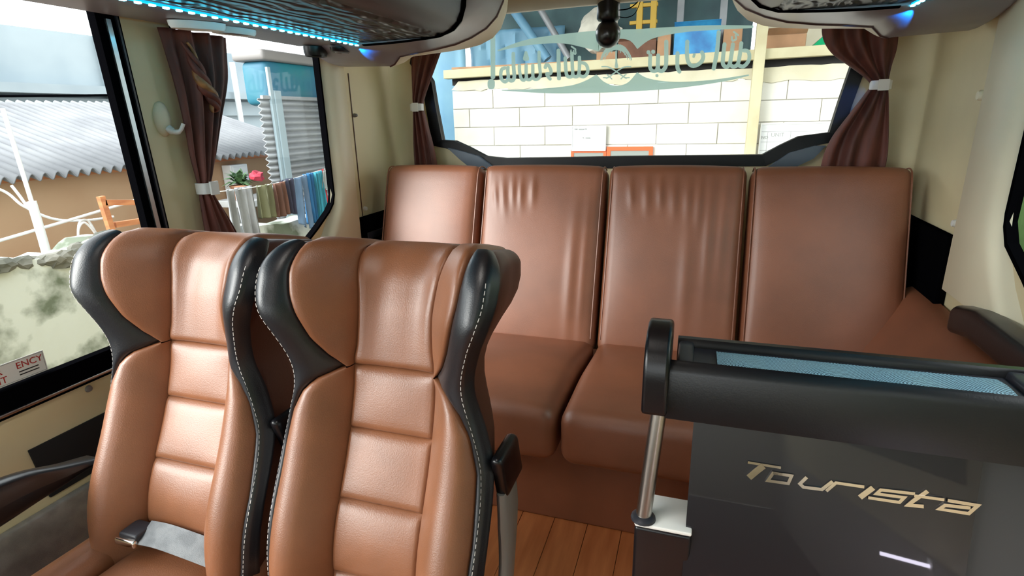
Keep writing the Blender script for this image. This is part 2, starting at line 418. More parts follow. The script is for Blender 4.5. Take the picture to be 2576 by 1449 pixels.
# lower wall panels
MB().rbox((XL - 0.001, YF, 0.0), (XL + 0.022, 1.62, 0.455), 0.008, n=(1, 1, 1)).build('lower_panel', 'carpet_grey', wl)
MB().rbox((XR - 0.022, YF, 0.0), (XR + 0.001, 1.0, 0.455), 0.008, n=(1, 1, 1)).build('lower_panel', 'carpet_grey', wr)
# rear corner pillars (moulded covers), left and right
def pillar(X, sg, y0, y1, yb0, yb1, name, zlo=0.78):
    prof = lambda a, b: [(X, a - 0.005), (X + sg * 0.028, a + 0.03), (X + sg * 0.036, a + 0.06), (X + sg * 0.034, b - 0.03), (X + sg * 0.012, b), (X, b + 0.004)]
    rows = []
    for k in range(9):
        t = k / 8; z = zlo + (1.56 - zlo) * t; a = y0 + (yb0 - y0) * 0; 
        widen = 0.20 * max(0, 1 - (z - zlo) / 0.26) ** 1.6
        rows.append([(x, y, z) for x, y in prof(y0 + 0.012 - widen, y1)])
    return MB().grid(rows).build(name, 'cream_light', smooth=50)
o = pillar(XL, 1, 1.915, 2.075, 0, 0, 'trim_1'); struct(o)
o = pillar(XR, -1, 1.70, 1.95, 0, 0, 'trim_2'); struct(o)
# screws and knobs on the pillars
def knob(p, ax, r, name, m, parent):
    return MB().lathe([(r * 0.2, 0.006), (r * 0.75, 0.005), (r, 0.0), (r, -0.004)] if True else [], p, ax, 14).build(name, m, parent)
# thin dark seam lines behind the pillars
struct(MB().box((XL, 2.119, 0.90), (XL + 0.003, 2.122, 1.49)).build('trim_3', 'leather_dark', smooth=0))
struct(MB().box((XR - 0.004, 1.953, 0.95), (XR, 1.958, 1.54)).build('trim_4', 'plastic_grey', smooth=0))
# black lower filler beside the rear bench
struct(MB().rbox((XL, 2.09, 0.30), (XL + 0.03, YB, 0.90), 0.006, n=(1, 1, 1)).build('baseboard_left', 'rubber'))
struct(MB().rbox((XR - 0.03, 1.97, 0.30), (XR, YB, 0.93), 0.006, n=(1, 1, 1)).build('baseboard_right', 'rubber'))
struct(MB().rbox((XL + 0.028, 2.10, 0.80), (XL + 0.034, YB, 0.83), 0.002, n=(1, 1, 1)).build('baseboard_left', 'plastic_dark'))

# ---- rear wall with the big window
YG = 2.56
gl_px = [(1000, 60), (1040, 130), (1086, 203), (1097, 270), (1113, 352), (1143, 354), (1178, 370), (1222, 393), (1270, 398), (1400, 396), (1560, 393),
         (1740, 391), (1918, 389), (1963, 365), (2010, 343), (2086, 333), (2109, 260), (2137, 178), (2165, 100), (2190, 40)]
fr_px = [(975, 60), (1018, 134), (1063, 208), (1074, 272), (1090, 366), (1128, 374), (1160, 392), (1206, 416), (1262, 424), (1400, 424), (1560, 422),
         (1740, 420), (1926, 417), (1978, 392), (2024, 372), (2116, 352), (2140, 270), (2170, 188), (2196, 104), (2214, 44)]
def rw(p, y=YG): v = at_y(p[0], p[1], y); return v
inn = [rw(p) for p in gl_px]; out = [rw(p) for p in fr_px]
inn += [Vector((0.50, YG, 1.76)), Vector((-0.33, YG, 1.80)), Vector((-1.16, YG, 1.76))]
out += [Vector((0.56, YG, 1.80)), Vector((-0.33, YG, 1.84)), Vector((-1.22, YG, 1.80))]
rear = plate_hole([(XL - .05, YG, 0), (XR + .05, YG, 0), (XR + .05, YG, ZC), (XL - .05, YG, ZC)], [out], (0, 0.05, 0), 'wall_rear', 'cream'); struct(rear)
wn = root('window_6', (XC, YG, 1.1))
MB().ring([p + Vector((0, -0.012, 0)) for p in out], [p + Vector((0, -0.006, 0)) for p in inn], (0, 0.04, 0)).build('frame', 'frit_black', wn, smooth=0)
MB().prism([p + Vector((0, 0.012, 0)) for p in inn], (0, 0.006, 0)).build('pane', 'glass', wn, smooth=0)
# soft rounded inner corners
for sg, X in ((1, XL), (-1, XR)):
    rr = 0.11; rows = []
    for k in range(7):
        a = k / 6 * PI / 2
        rows.append([(X + sg * rr * (1 - math.cos(a)), YG - rr * (1 - math.sin(a)), z) for z in (0.9, ZC)])
    struct(MB().grid(rows).build('trim_5', 'cream', smooth=60))
# slate-blue wedges in the lower corners of the rear window
for q in (((1130, 372), (1150, 376), (1206, 392), (1250, 424), (1190, 424), (1160, 400)),
          ((2076, 366), (2050, 366), (1985, 384), (1925, 424), (1990, 424), (2045, 398))):
    o = MB().prism([rw(p, YG - 0.014) for p in q], (0, -0.02, 0)).build('trim_6', 'wedge', smooth=0); struct(o)
# rear header under the ceiling: gently arched beam
rows = []
for i in range(25):
    x = XL + (XR - XL) * i / 24; u = (x - XC) / 1.075
    zb = 1.706 + 0.02 * (1 - u * u) - 0.30 * max(0, abs(u) - 0.72) ** 1.5
    rows.append([(x, YG - 0.002, zb + 0.03), (x, 2.50, zb + 0.005), (x, 2.44, zb), (x, 2.38, zb + 0.02), (x, 2.30, zb + 0.08), (x, 2.22, ZC)])
struct(MB().grid(rows).build('trim_7', 'ceiling_cream', smooth=60))

# ---- front end behind the camera: windscreen wall
fw = plate_hole([(XL - .05, YF, 0), (XR + .05, YF, 0), (XR + .05, YF, ZC), (XL - .05, YF, ZC)],
                [[(-1.2, YF, 0.85), (0.55, YF, 0.85), (0.55, YF, 1.7), (-1.2, YF, 1.7)]], (0, -0.05, 0), 'wall_front', 'cream'); struct(fw)
wf = root('window_7', (XC, YF, 0.85))
MB().box((-1.2, YF - 0.03, 0.85), (0.55, YF - 0.025, 1.7)).build('pane', 'glass', wf, smooth=0)

# ================================================================== OVERHEAD RACKS
def rack(name, label, mirror):
    mx = (lambda x: x) if not mirror else (lambda x: 2 * XC - x)
    t = thing(name, label, 'luggage rack', (mx(-1.1), 0.0, 1.55))
    y0, y1 = -2.9, 1.80
    def loft(prof, ya, yb, nm, m, parent, cap=True, smooth=40):
        pr = [(mx(max(x, XL + 0.006)), min(z, ZC - 0.03)) for x, z in prof]; b = MB()
        b.prism([(x, ya, z) for x, z in pr], (0, yb - ya, 0))
        return b.build(nm, m, parent, smooth=smooth)
    ys = y1
    # body (lilac-grey plastic shell) closed up to the ceiling
    arc = [(-0.80, 1.562), (-0.775, 1.572), (-0.752, 1.592), (-0.738, 1.62), (-0.73, 1.66), (-0.725, 1.72), (-0.725, ZC)]
    loft([(XL, ZC), (XL, 1.60), (XL + 0.02, 1.572), (-1.16, 1.562), (-1.10, 1.562)] + arc, y0, ys, 'body', 'plastic_dark', t)
    # textured black underside panel
    loft([(-1.118, 1.563), (-1.112, 1.552), (-0.83, 1.554), (-0.815, 1.563)], y0, ys - 0.01, 'underside_panel', 'rack_texture', t)
    # light strip channel on the window side
    loft([(-1.385, 1.580), (-1.37, 1.558), (-1.22, 1.552), (-1.15, 1.556), (-1.14, 1.564)], y0, ys - 0.01, 'service_panel', 'plastic_lilac', t)
    # moulded end cap
    capf = [(XL, ZC), (XL, 1.545), (-1.34, 1.505), (-1.145, 1.498), (-1.125, 1.505), (-1.099, 1.531), (-1.02, 1.541), (-0.95, 1.548), (-0.87, 1.560), (-0.809, 1.578),
            (-0.75, 1.605), (-0.71, 1.64), (-0.685, 1.686), (-0.675, 1.75), (-0.675, ZC)]
    capi = [(XL, ZC), (XL, 1.60), (-1.34, 1.565), (-1.145, 1.552), (-1.125, 1.548), (-1.099, 1.546), (-1.02, 1.546), (-0.95, 1.548), (-0.87, 1.552), (-0.82, 1.556),
            (-0.775, 1.572), (-0.745, 1.60), (-0.730, 1.64), (-0.722, 1.72), (-0.722, ZC)]
    rows = []
    for k, (yy, w) in enumerate(((1.775, 0.0), (1.80, 0.25), (1.85, 0.62), (1.91, 0.9), (1.97, 1.0), (2.02, 1.0), (2.06, 0.93), (2.10, 0.72), (2.125, 0.4))):
        rows.append([(mx(max(XL + 0.006, a[0] + (b[0] - a[0]) * w)), yy, min(ZC - 0.03, a[1] + (b[1] - a[1]) * w)) for a, b in zip(capi, capf)])
    n = len(capf)
    b = MB(); b.grid(rows[:6]); b.add(rows[0], [tuple(range(n))[::-1]]); b.build('end_cap', 'plastic_lilac', t, smooth=50)
    b = MB(); b.grid(rows[5:]); b.add(rows[-1], [tuple(range(n))]); b.build('end_rim', 'cream_light', t, smooth=50)
    MB().tube([Vector(p) + Vector((0, 0.0, -0.001)) for p in rows[5][3:]], 0.0035, 6).build('edge_bead', 'leather_dark', t, smooth=60)
    # black joint line between body and end cap
    rows = []
    for yy, dz in ((1.762, 0.0), (1.768, -0.004), (1.782, -0.004), (1.788, 0.0)):
        rows.append([(mx(x + (-dz if x > -0.8 else 0)), yy, min(z, ZC - 0.035) + dz) for x, z in capi[5:]])
    MB().grid(rows).build('joint_strip', 'rubber', t)
    return t, mx
rkL, mxL = rack('luggage_rack', 'dark overhead rack with textured underside above the left windows', False)
rkR, mxR = rack('luggage_rack', 'overhead rack corner at the top right, above the cream wall', True)
# LED strips under both racks: a tape with single bright chips
def led_strip(label, mx, y0, y1):
    x = mx(-1.128)
    t = thing('led_strip', label, 'light strip', (x, (y0 + y1) / 2, 1.552))
    MB().box((x - 0.005, y0, 1.5475), (x + 0.005, y1, 1.5515)).build('tape', 'led_tape', t, smooth=0)
    me = None; n = int((y1 - y0) / 0.0335)
    for i in range(n):
        y = y1 - 0.012 - i * 0.0335
        if me is None:
            o = MB().rbox((-0.0042, -0.006, -0.003), (0.0042, 0.006, 0.001), 0.001, n=(1, 1, 1), k=1).build('led', 'led_on'); me = o.data
        else:
            o = D.objects.new('led', me); COL.objects.link(o)
        o.parent = t; o.location = (0, y - (y0 + y1) / 2, -0.0055)
    return t
led_strip('glowing cyan LED strip along the left rack underside', mxL, -0.6, 1.79)
led_strip('cyan LED strip under the right rack', mxR, -0.6, 1.79)
# blue LED at the end of each strip throws a blue patch on the end cap
for nm, x, tgt in (('blue_end_led', mxL(-1.13), (-1.12, 2.2, 1.50)),):
    pass
# white oval reading-lamp and vent set under the left rack
t = thing('reading_lamp', 'white oval reading lamp and vent under the left rack by the dark curtain', 'lamp', (-1.245, 1.29, 1.552))
def oval(cx, cy, z, a, b, h, seg=28, dish=0.4, rot=0.0):
    m = MB(); rows = []
    for r, zz in ((1.0, 0.0), (0.98, -h * 0.6), (0.9, -h), (0.75, -h * 0.95), (0.68, -h * 0.5), (0.0, -h * 0.5)):
        row = []
        for j in range(seg + 1):
            q = 2 * PI * j / seg; u, w = a * r * math.cos(q), b * r * math.sin(q)
            row.append((cx + u * math.cos(rot) - w * math.sin(rot), cy + u * math.sin(rot) + w * math.cos(rot), z + zz))
        rows.append(row)
    return m.grid(rows)
oval(-1.245, 1.235, 1.5515, 0.026, 0.068, 0.018, rot=-0.55).build('lamp_housing', 'plastic_white', t, smooth=50)
oval(-1.240, 1.350, 1.5515, 0.026, 0.066, 0.016, rot=-0.30).build('vent_housing', 'plastic_white', t, smooth=50)
oval(-1.245, 1.235, 1.543, 0.016, 0.045, 0.006, rot=-0.55).build('lens', 'plastic_white', t, smooth=50)
oval(-1.240, 1.350, 1.543, 0.016, 0.045, 0.006, rot=-0.30).build('louvre', 'plastic_grey', t, smooth=50)
t = thing('speaker', 'small black round speaker under the rear end of the left rack', 'speaker', (-1.31, 1.80, 1.55))
oval(-1.31, 1.80, 1.552, 0.035, 0.05, 0.03).build('housing', 'plastic_black', t, smooth=50)
oval(-1.31, 1.80, 1.538, 0.02, 0.03, 0.012).build('grille', 'rubber', t, smooth=50)
t = thing('marker_lamp', 'flat grey oval lamp next to the black round speaker', 'lamp', (-1.22, 1.84, 1.55))
oval(-1.215, 1.83, 1.545, 0.03, 0.07, 0.014).build('bezel', 'plastic_black', t, smooth=50)
oval(-1.215, 1.83, 1.536, 0.02, 0.05, 0.008).build('lens', 'plastic_grey', t, smooth=50)

# ================================================================== REAR BENCH
SEAMS = [-1.333, -0.865, -0.340, 0.174, 0.700]
bench = thing('rear_bench', 'long brown leather rear bench with four backrests under the rear window', 'bench', (XC, 1.95, 0))
REC = math.radians(18.5)
MBK = Matrix.Translation((0, 2.0, 0.42)) @ Matrix.Rotation(-REC, 4, 'X')
rnd = random.Random(3)
def wrinkle(i, w, h):
    fold = []
    if i == 1:
        fold = [(-0.19, 0.60, 0.045, 0.012, 0.25), (-0.155, 0.60, 0.06, 0.014, 0.22), (-0.115, 0.615, 0.05, 0.012, 0.15), (-0.08, 0.61, 0.05, 0.012, 0.1), (-0.03, 0.62, 0.05, 0.013, 0.05),
                (0.15, 0.30, 0.22, 0.02, 0.0), (0.20, 0.30, 0.25, 0.015, 0.0)]
    if i == 2:
        fold = [(-0.16, 0.62, 0.05, 0.012, 0.15), (-0.10, 0.61, 0.06, 0.014, 0.1), (-0.05, 0.62, 0.05, 0.012, 0.1), (0.0, 0.60, 0.06, 0.015, 0.05), (0.05, 0.6, 0.06, 0.014, 0.0),
                (0.09, 0.58, 0.08, 0.013, 0.0), (0.13, 0.45, 0.2, 0.016, 0.0), (0.18, 0.5, 0.2, 0.016, -0.05), (0.215, 0.45, 0.25, 0.013, 0.0), (0.06, 0.3, 0.2, 0.022, 0)]
    def f(x, z):
        s = 0
        for (cx, cz, lz, wx, sl) in fold:
            xx = x - cx - sl * (z - cz) * -0.6
            s += 0.0062 * math.exp(-(xx / wx) ** 2) * math.exp(-((z - cz) / lz) ** 2)
        return s
    return f
for i in range(4):
    x0, x1 = SEAMS[i] + 0.006, SEAMS[i + 1] - 0.006; w = x1 - x0; cx = (x0 + x1) / 2; L = 0.735
    wf_ = wrinkle(i, w, L)
    def fn(p, cx=cx, w=w, L=L, wf_=wf_):
        u = (p.x - cx) / (w / 2); v = p.z / L
        if p.y < 0.06:
            b = 0.022 * max(0, 1 - u ** 4) * max(0, math.sin(PI * min(1, max(0, v)))) ** 0.6
            b += wf_(p.x - cx, p.z) * (1 - abs(u) ** 6)
            p.y -= b * min(1, (0.06 - p.y) / 0.06)
        p.z += 0.006 * (1 - u * u) * smoothstep(0.8, 1.0, v)
        return p
    bo = own_w(MB().rbox((x0, 0.0, 0), (x1, 0.13, L), 0.034 if i not in (0, 3) else 0.042, n=(64 if i in (1, 2) else 14, 2, 60 if i in (1, 2) else 16), fn=fn, M=MBK, k=4).build('backrest', 'leather_bench', bench, smooth=60))
    for sx in (x0 + 0.013, x1 - 0.013):      # corded seams near each edge
        pts = [MBK @ Vector((sx, yy, zz)) for yy, zz in ((0.0045, 0.05), (0.0015, 0.3), (0.0015, 0.6), (0.004, 0.69), (0.016, 0.722), (0.05, 0.7365), (0.10, 0.7355))]
        MB().tube(curve_pts(pts, 4), 0.0028, 6).build('piping', 'leather_bench', bo)
# seat cushions
for i in range(4):
    x0, x1 = SEAMS[i] + 0.006, SEAMS[i + 1] - 0.006; cx = (x0 + x1) / 2; w = x1 - x0
    def fn(p, cx=cx, w=w):
        u = (p.x - cx) / (w / 2); v = (p.y - 1.38) / 0.66
        if p.z > 0.38:
            p.z += 0.020 * max(0, 1 - u ** 4) * max(0, math.sin(PI * min(1, max(0, 0.12 + v * 0.88)))) - 0.035 * smoothstep(0.35, 1.0, v)
        return p
    MB().rbox((x0, 1.38, 0.315), (x1, 2.06, 0.49), 0.045, n=(14, 16, 2), fn=fn, k=5).build('seat_cushion', 'leather_bench', bench, smooth=60)
MB().rbox((SEAMS[0] + 0.01, 1.535, 0.0), (SEAMS[4] - 0.01, 2.25, 0.33), 0.012, n=(2, 2, 2)).build('base', 'leather_bench', bench)
# brown padded side block between bench and right wall, with the black armrest on the wall above
prof = [(0.565, 0.02), (0.565, 0.49), (0.575, 0.515), (0.60, 0.55), (0.675, 0.665), (0.695, 0.688), (0.715, 0.697), (0.74, 0.70), (0.74, 0.02)]
rows = []
for yy_, dz, k in ((1.02, -0.02, 0.97), (1.03, -0.006, 0.99), (1.06, 0, 1), (1.4, 0.0, 1), (1.8, 0.012, 1), (2.0, 0.02, 1), (2.16, 0.02, 1)):
    rows.append([(0.74 - (0.74 - x) * k, yy_ - 0.0, z + (dz if z > 0.4 else 0)) for x, z in prof])
n = len(prof); b = MB().grid(rows); b.add(rows[0], [tuple(range(n))]); b.add(rows[-1], [tuple(range(n))])
b.build('side_pad', 'leather_bench', bench, smooth=50)
tag(MB().rbox((0.668, 1.10, 0.735), (0.742, 1.73, 0.815), 0.022, n=(2, 6, 2), k=5, fn=lambda p: Vector((p.x, p.y, p.z - 0.03 * smoothstep(1.66, 1.74, p.y)))).build('padded_wall_bar', 'plastic_black'),
    'black padded bar fixed to the right wall above the brown side pad', 'wall bar')

# ================================================================== RECLINING SEATS
ZT = 1.057; RT = 0.05; EXT = 0.03
W_T = [(0.38, .198), (0.50, .208), (0.62, .213), (0.72, .208), (0.78, .192), (0.82, .179), (0.85, .174), (0.88, .178), (0.92, .194), (0.95, .209), (0.985, .220), (1.014, .222)]
M_T = [(0.38, .181), (0.50, .191), (0.62, .196), (0.72, .190), (0.78, .175), (0.815, .155), (0.838, .130), (0.852, .104), (0.858, .091), (0.866, .101), (0.88, .116), (0.91, .135), (0.95, .150), (0.985, .160), (1.02, .165), (1.06, .166)]
S_T = [(0.38, .086), (0.858, .085), (0.90, .079), (0.95, .077), (0.99, .080), (1.03, .087), (1.06, .094)]
def w_of(z):
    if z <= 1.014: return spline(W_T, z)
    q = min(1, (z - 1.014) / (ZT - 1.014 + 1e-6)); return 0.190 + 0.032 * math.sqrt(max(0, 1 - q * q))
m_of = lambda z: min(interp(M_T, z), w_of(z) - 0.004)
s_of = lambda z: spline(S_T, z)
yc = lambda z: (z - 0.45) * 0.33 - 0.03 * math.exp(-((z - 0.56) / 0.12) ** 2)
def fwd(x, z):            # how far the surface stands forward of the seat's middle line
    ax = abs(x); hz = smoothstep(0.80, 0.97, z); w = w_of(min(z, ZT))
    head = 0.140 * smoothstep(0.030, 0.200, ax)
    body = 0.062 * smoothstep(0.070, 0.15, ax) * (1 - 0.5 * smoothstep(0.16, 0.215, ax))
    d = hz * head + (1 - hz) * body
    rr = 0.012 + 0.010 * hz; e = ax - (w - rr)
    if e > 0: d -= rr - math.sqrt(max(0, rr * rr - min(e, rr) ** 2))
    return d
def front(x, z):
    r = RT; z = min(z, ZT)
    y = yc(z) - fwd(x, z) * 0.95 + 0.35 * max(0, z - 0.96) ** 1.4
    if z > ZT - r: y += r - math.sqrt(max(0, r * r - (z - ZT + r) ** 2))
    return y
def lift(x, z): return 0.25 * fwd(x, min(z, ZT)) * smoothstep(0.45, 0.8, z)   # forward parts of a reclined back also sit higher
def cl_list(n):       # samples clustered towards the ends
    return [0.5 - 0.5 * math.cos(PI * i / n) for i in range(n + 1)]
def t_back(z): return 0.125 + 0.022 * smoothstep(0.8, 1.0, z)
def patch(a, b, z0, z1, bulge, nu=12, nv=20, r=0.016, pil=0.004, sink=0.006, zend=(True, True)):
    """padded leather panel: a grid over the backrest surface; heights above ZT run back over the top of the headrest"""
    P_ = []; yb_top = yc(ZT) + t_back(ZT) - 0.04
    for v in cl_list(nv):
        row = []; z = z0 + (z1 - z0) * v; zc = min(z, ZT); A, B = a(zc), b(zc)
        for u in cl_list(nu):
            x = A + (B - A) * u; du = min(u, 1 - u) * abs(B - A)
            dv0 = v * (z1 - z0) if zend[0] else 9; dv1 = (1 - v) * (z1 - z0) if zend[1] else 9
            f = lambda d, rr: math.sqrt(max(0, 1 - (1 - min(1, d / rr)) ** 2))
            rr = max(1e-4, min(r, abs(B - A) * 0.45))
            q = f(du, rr) * f(min(dv0, dv1), r)
            h = bulge * q + pil * math.sin(PI * u) * math.sin(PI * v) - sink * (1 - q)
            y = front(x, zc); ang = math.asin(min(1, max(0, (zc - ZT + RT) / RT)))
            lf = lift(x, zc)
            if z > ZT:
                k = (z - ZT) / EXT; y += (yb_top - y) * k; lf *= 1 - k; h -= 0.008 * k * k
            row.append((x, y - h * math.cos(ang), zc + lf + h * math.sin(ang)))
        P_.append(row)
    return MB().grid(P_, flip=False)
def seat_shell():
    rows = []; zs = [0.38 + (1.03 - 0.38) * i / 26 for i in range(27)] + [1.03 + (ZT - 1.03) * math.sin(i / 9 * PI / 2) for i in range(1, 10)]
    for z in zs:
        w = w_of(z); loop = []; n = 24
        T = t_back(z)
        for j in range(n + 1):
            x = -w + 2 * w * j / n; loop.append((x, front(x, z) + 0.003 + 0.007 * (1 - abs(x / w) ** 8), z + lift(x, z)))
        yb = yc(z) + T; rb = 0.04
        if z > ZT - rb: yb -= rb - math.sqrt(max(0, rb * rb - (z - ZT + rb) ** 2))
        yf = front(w, z) + 0.003
        side = []
        for j in range(1, 8):
            t = j / 8; side.append((w + 0.004 * math.sin(PI * min(1, t * 2)) * smoothstep(0.9, 1.0, z) - 0.042 * (1 - 0.3 * smoothstep(0.88, 1.0, z)) * t ** 1.2, yf + (yb - 0.01 - yf) * t))
        lw = lift(w, z); loop += [(x, y, z + lw * (1 - (j_ + 1) / 8)) for j_, (x, y) in enumerate(side)]
        for j in range(9):
            u = 1 - 2 * j / 8; loop.append((u * (w - 0.052 + 0.012 * smoothstep(0.88, 1.0, z)), yb - 0.012 * abs(u) ** 4, z))
        loop += [(-x, y, z + lw * (1 - (j_ + 1) / 8)) for j_, (x, y) in reversed(list(enumerate(side)))]
        rows.append(loop + [loop[0]])
    b = MB(); b.grid(rows); n = len(rows[0]) - 1
    b.add(rows[-1][:-1], [tuple(range(n))]); b.add(rows[0][:-1], [tuple(range(n))[::-1]])
    return b
def make_seat(label, loc):
    t = D.objects.new('reclining_seat', None); COL.objects.link(t); tag(t, label, 'seat', 'twin reclining seats'); t.empty_display_size = 0.05
    sh = seat_shell().build('backrest_shell', 'leather_dark', t, smooth=50)
    sg = lambda s, f: (lambda z: s * f(z))
    for k, (z0, z1) in enumerate(((0.40, 0.50), (0.50, 0.628), (0.628, 0.744), (0.744, 0.858))):
        patch(sg(-1, s_of), s_of, z0, z1, 0.007, 14, 12, r=0.014, pil=0.005).build('back_panel', 'leather_tan', t, smooth=70)
    patch(sg(-1, s_of), s_of, 0.858, ZT + EXT, 0.010, 14, 40, r=0.016, pil=0.008, zend=(True, False)).build('headrest_panel', 'leather_tan', t, smooth=70)
    for s in (-1, 1):
        patch(sg(s, s_of), sg(s, m_of), 0.40, 0.857, 0.012, 12, 30, r=0.022, pil=0.006, zend=(True, False)).build('side_bolster', 'leather_tan', t, smooth=70)
        patch(sg(s, s_of), sg(s, m_of), 0.859, ZT + EXT, 0.011, 12, 40, r=0.016, pil=0.005, zend=(False, False)).build('headrest_panel', 'leather_tan', t, smooth=70)
        wp = patch(sg(s, m_of), sg(s, lambda z: w_of(z) + 0.004), 0.385, ZT - 0.0005, 0.007, 14, 80, r=0.012, pil=0.002, sink=0.004, zend=(False, False)).build('wing', 'leather_black', t, smooth=70)
        wp['label'] = 'black leather wing and edge strip'
        # white stitches following the outer edge
        st = MB(); z = 0.42
        while z < 1.04:
            x = s * (w_of(z) - 0.009); x2 = s * (w_of(z + 0.006) - 0.009)
            p = Vector((x, front(x, z) - 0.0082, z + lift(x, z))); q = Vector((x2, front(x2, z + 0.006) - 0.0082, z + 0.006 + lift(x2, z + 0.006)))
            st.tube([p, q], 0.0007, 4); z += 0.0095
        stuff(st.build('stitching', 'thread', wp, smooth=0))
    # cushion
    def cf(p):
        u = p.x / 0.21; v = (p.y + 0.47) / 0.5
        if p.z > 0.42: p.z += -0.03 * v + 0.012 * max(0, 1 - (p.x / 0.12) ** 2)
        return p
    MB().rbox((-0.122, -0.47, 0.34), (0.122, 0.035, 0.475), 0.03, n=(10, 12, 2), fn=cf, k=4).build('seat_panel', 'leather_tan', t, smooth=60)
    for s in (-1, 1):
        a, b_ = (0.124, 0.222) if s > 0 else (-0.222, -0.124)
        MB().rbox((a, -0.45, 0.34), (b_, 0.03, 0.492), 0.034, n=(5, 10, 2), k=4, fn=lambda p: Vector((p.x, p.y, p.z - (0.02 * (p.y + 0.47) / 0.5 if p.z > 0.42 else 0)))).build('seat_bolster', 'leather_tan', t, smooth=60)
    MB().rbox((-0.215, -0.44, 0.28), (0.215, 0.06, 0.36), 0.02, n=(2, 2, 1)).build('seat_pan', 'plastic_black', t)
    for s in (-1, 1):
        MB().rbox((s * 0.16 - 0.025, -0.36, 0.0), (s * 0.16 + 0.025, 0.0, 0.29), 0.01, n=(1, 1, 1)).build('leg', 'plastic_dark', t)
    # aisle armrest folded upright behind the side of the backrest: grey arm, black pad on top
    X = 0.219
    pts = [(X, 0.03, 0.30), (X, 0.075, 0.42), (X, 0.105, 0.52), (X, 0.115, 0.60), (X, 0.110, 0.67)]
    ar = MB(); hw = [0.030, 0.030, 0.034, 0.044, 0.038]; rows = []
    cp = curve_pts(pts, 5)
    for i_, p in enumerate(cp):
        tt = i_ / (len(cp) - 1) * 4; h = hw[int(min(3, tt))] + (hw[int(min(3, tt)) + 1] - hw[int(min(3, tt))]) * (tt - int(min(3, tt)))
        row = []
        for j in range(13):
            q = 2 * PI * j / 12; row.append((p.x + 0.010 * math.copysign(abs(math.cos(q)) ** 0.6, math.cos(q)), p.y + h * math.copysign(abs(math.sin(q)) ** 0.7, math.sin(q)), p.z))
        rows.append(row)
    ar.grid(rows); ar.add(rows[-1][:-1], [tuple(range(12))])
    am = ar.build('armrest', 'plastic_grey', t, smooth=50)
    MB().rbox((X - 0.012, 0.070, 0.655), (X + 0.012, 0.168, 0.752), 0.015, n=(2, 3, 3), k=4, fn=lambda p: Vector((p.x, p.y + (p.z - 0.70) * -0.3, p.z))).build('armrest_pad', 'plastic_black', am, smooth=60)
    t.location = loc
    return t
def copy_tree(o, parent=None):
    c = o.copy(); COL.objects.link(c)
    if parent is not None: c.parent = parent
    for ch in o.children: copy_tree(ch, c)
    return c
SEAT_Y = 0.70
seat2 = make_seat('brown seat with black wings beside the aisle, right one of the pair', (-0.510, SEAT_Y, 0))
seat1 = copy_tree(seat2); seat1['label'] = 'brown seat with black wings next to the left window, grey belt on it'; seat1.location = (-0.966, SEAT_Y, 0)
# window-side armrest of the left seat, lowered
A = [(-0.236, 0.01, 0.620), (-0.236, -0.05, 0.640), (-0.236, -0.14, 0.672), (-0.236, -0.28, 0.685), (-0.236, -0.42, 0.680)]
rows = []
for i_, p in enumerate(curve_pts([Vector(q) for q in A], 6)):
    k = i_ / 24; hh = 0.006 + 0.040 * smoothstep(0, 0.7, k); row = []
    for j in range(17):
        q = 2 * PI * j / 16; row.append((p.x + 0.026 * math.copysign(abs(math.cos(q)) ** 0.6, math.cos(q)), p.y, p.z - hh + hh * math.copysign(abs(math.sin(q)) ** 0.7, math.sin(q))))
    rows.append(row)
b = MB().grid(rows); b.add(rows[0][:-1], [tuple(range(16))]); b.add(rows[-1][:-1], [tuple(range(16))])
o = b.build('armrest', 'plastic_black', seat1, smooth=50)
# seat belt lying on the left seat cushion
t = thing('seat_belt', 'grey webbing seat belt with metal buckle on the left seat cushion', 'seat belt', (-0.96, 0.655, 0.48))
def strap(pts, w, up, nm, m, parent, th=0.0025):
    cp = curve_pts(pts, 6); rows = []
    for i, p in enumerate(cp):
        tg = (cp[min(i + 1, len(cp) - 1)] - cp[max(i - 1, 0)]).normalized(); sd = tg.cross(Vector(up)).normalized() * w / 2; nn = sd.cross(tg).normalized() * th
        rows.append([p - sd, p + sd, p + sd + nn, p - sd + nn, p - sd])
    return MB().grid(rows).build(nm, m, parent, smooth=40)
strap([(-0.79, 0.665, 0.480), (-0.835, 0.662, 0.492), (-0.90, 0.658, 0.505), (-0.97, 0.656, 0.513), (-1.02, 0.656, 0.510)], 0.048, (0, -0.55, 1), 'webbing', 'webbing', t)
strap([(-1.055, 0.660, 0.505), (-1.08, 0.664, 0.503), (-1.10, 0.672, 0.500), (-1.13, 0.685, 0.494)], 0.040, (0, -0.4, 1), 'tongue_strap', 'plastic_dark', t)
MB().rbox((-1.066, 0.634, 0.497), (-1.016, 0.680, 0.517), 0.006, n=(2, 2, 1)).build('buckle', 'plastic_dark', t)
MB().rbox((-1.070, 0.626, 0.493), (-1.016, 0.638, 0.509), 0.005, n=(2, 1, 1)).build('buckle_lip', 'chrome', t)

# ================================================================== BLACK PARTITION WITH RAIL
part = thing('partition', 'black partition with chrome lettering, top tray and steel post at right', 'partition', (0.2, 0.84, 0))
PT = Vector((0.2, 0.862, 0.86)); TILT = math.radians(13); PN = Vector((0, -math.cos(TILT), math.sin(TILT)))
def pl(x, z, d=0.0):                                   # point on the tilted panel, d towards the camera
    y = PT.y + (z - PT.z) * math.tan(TILT); return Vector((x, y, z)) + PN * d
# main glossy panel
b = MB(); b.prism([pl(0.02, 0.88), pl(0.02, 0.03), pl(0.385, 0.03), pl(0.412, 0.88)], -PN * 0.016)
panel = own_w(b.build('panel', 'gloss_black', part, smooth=0))
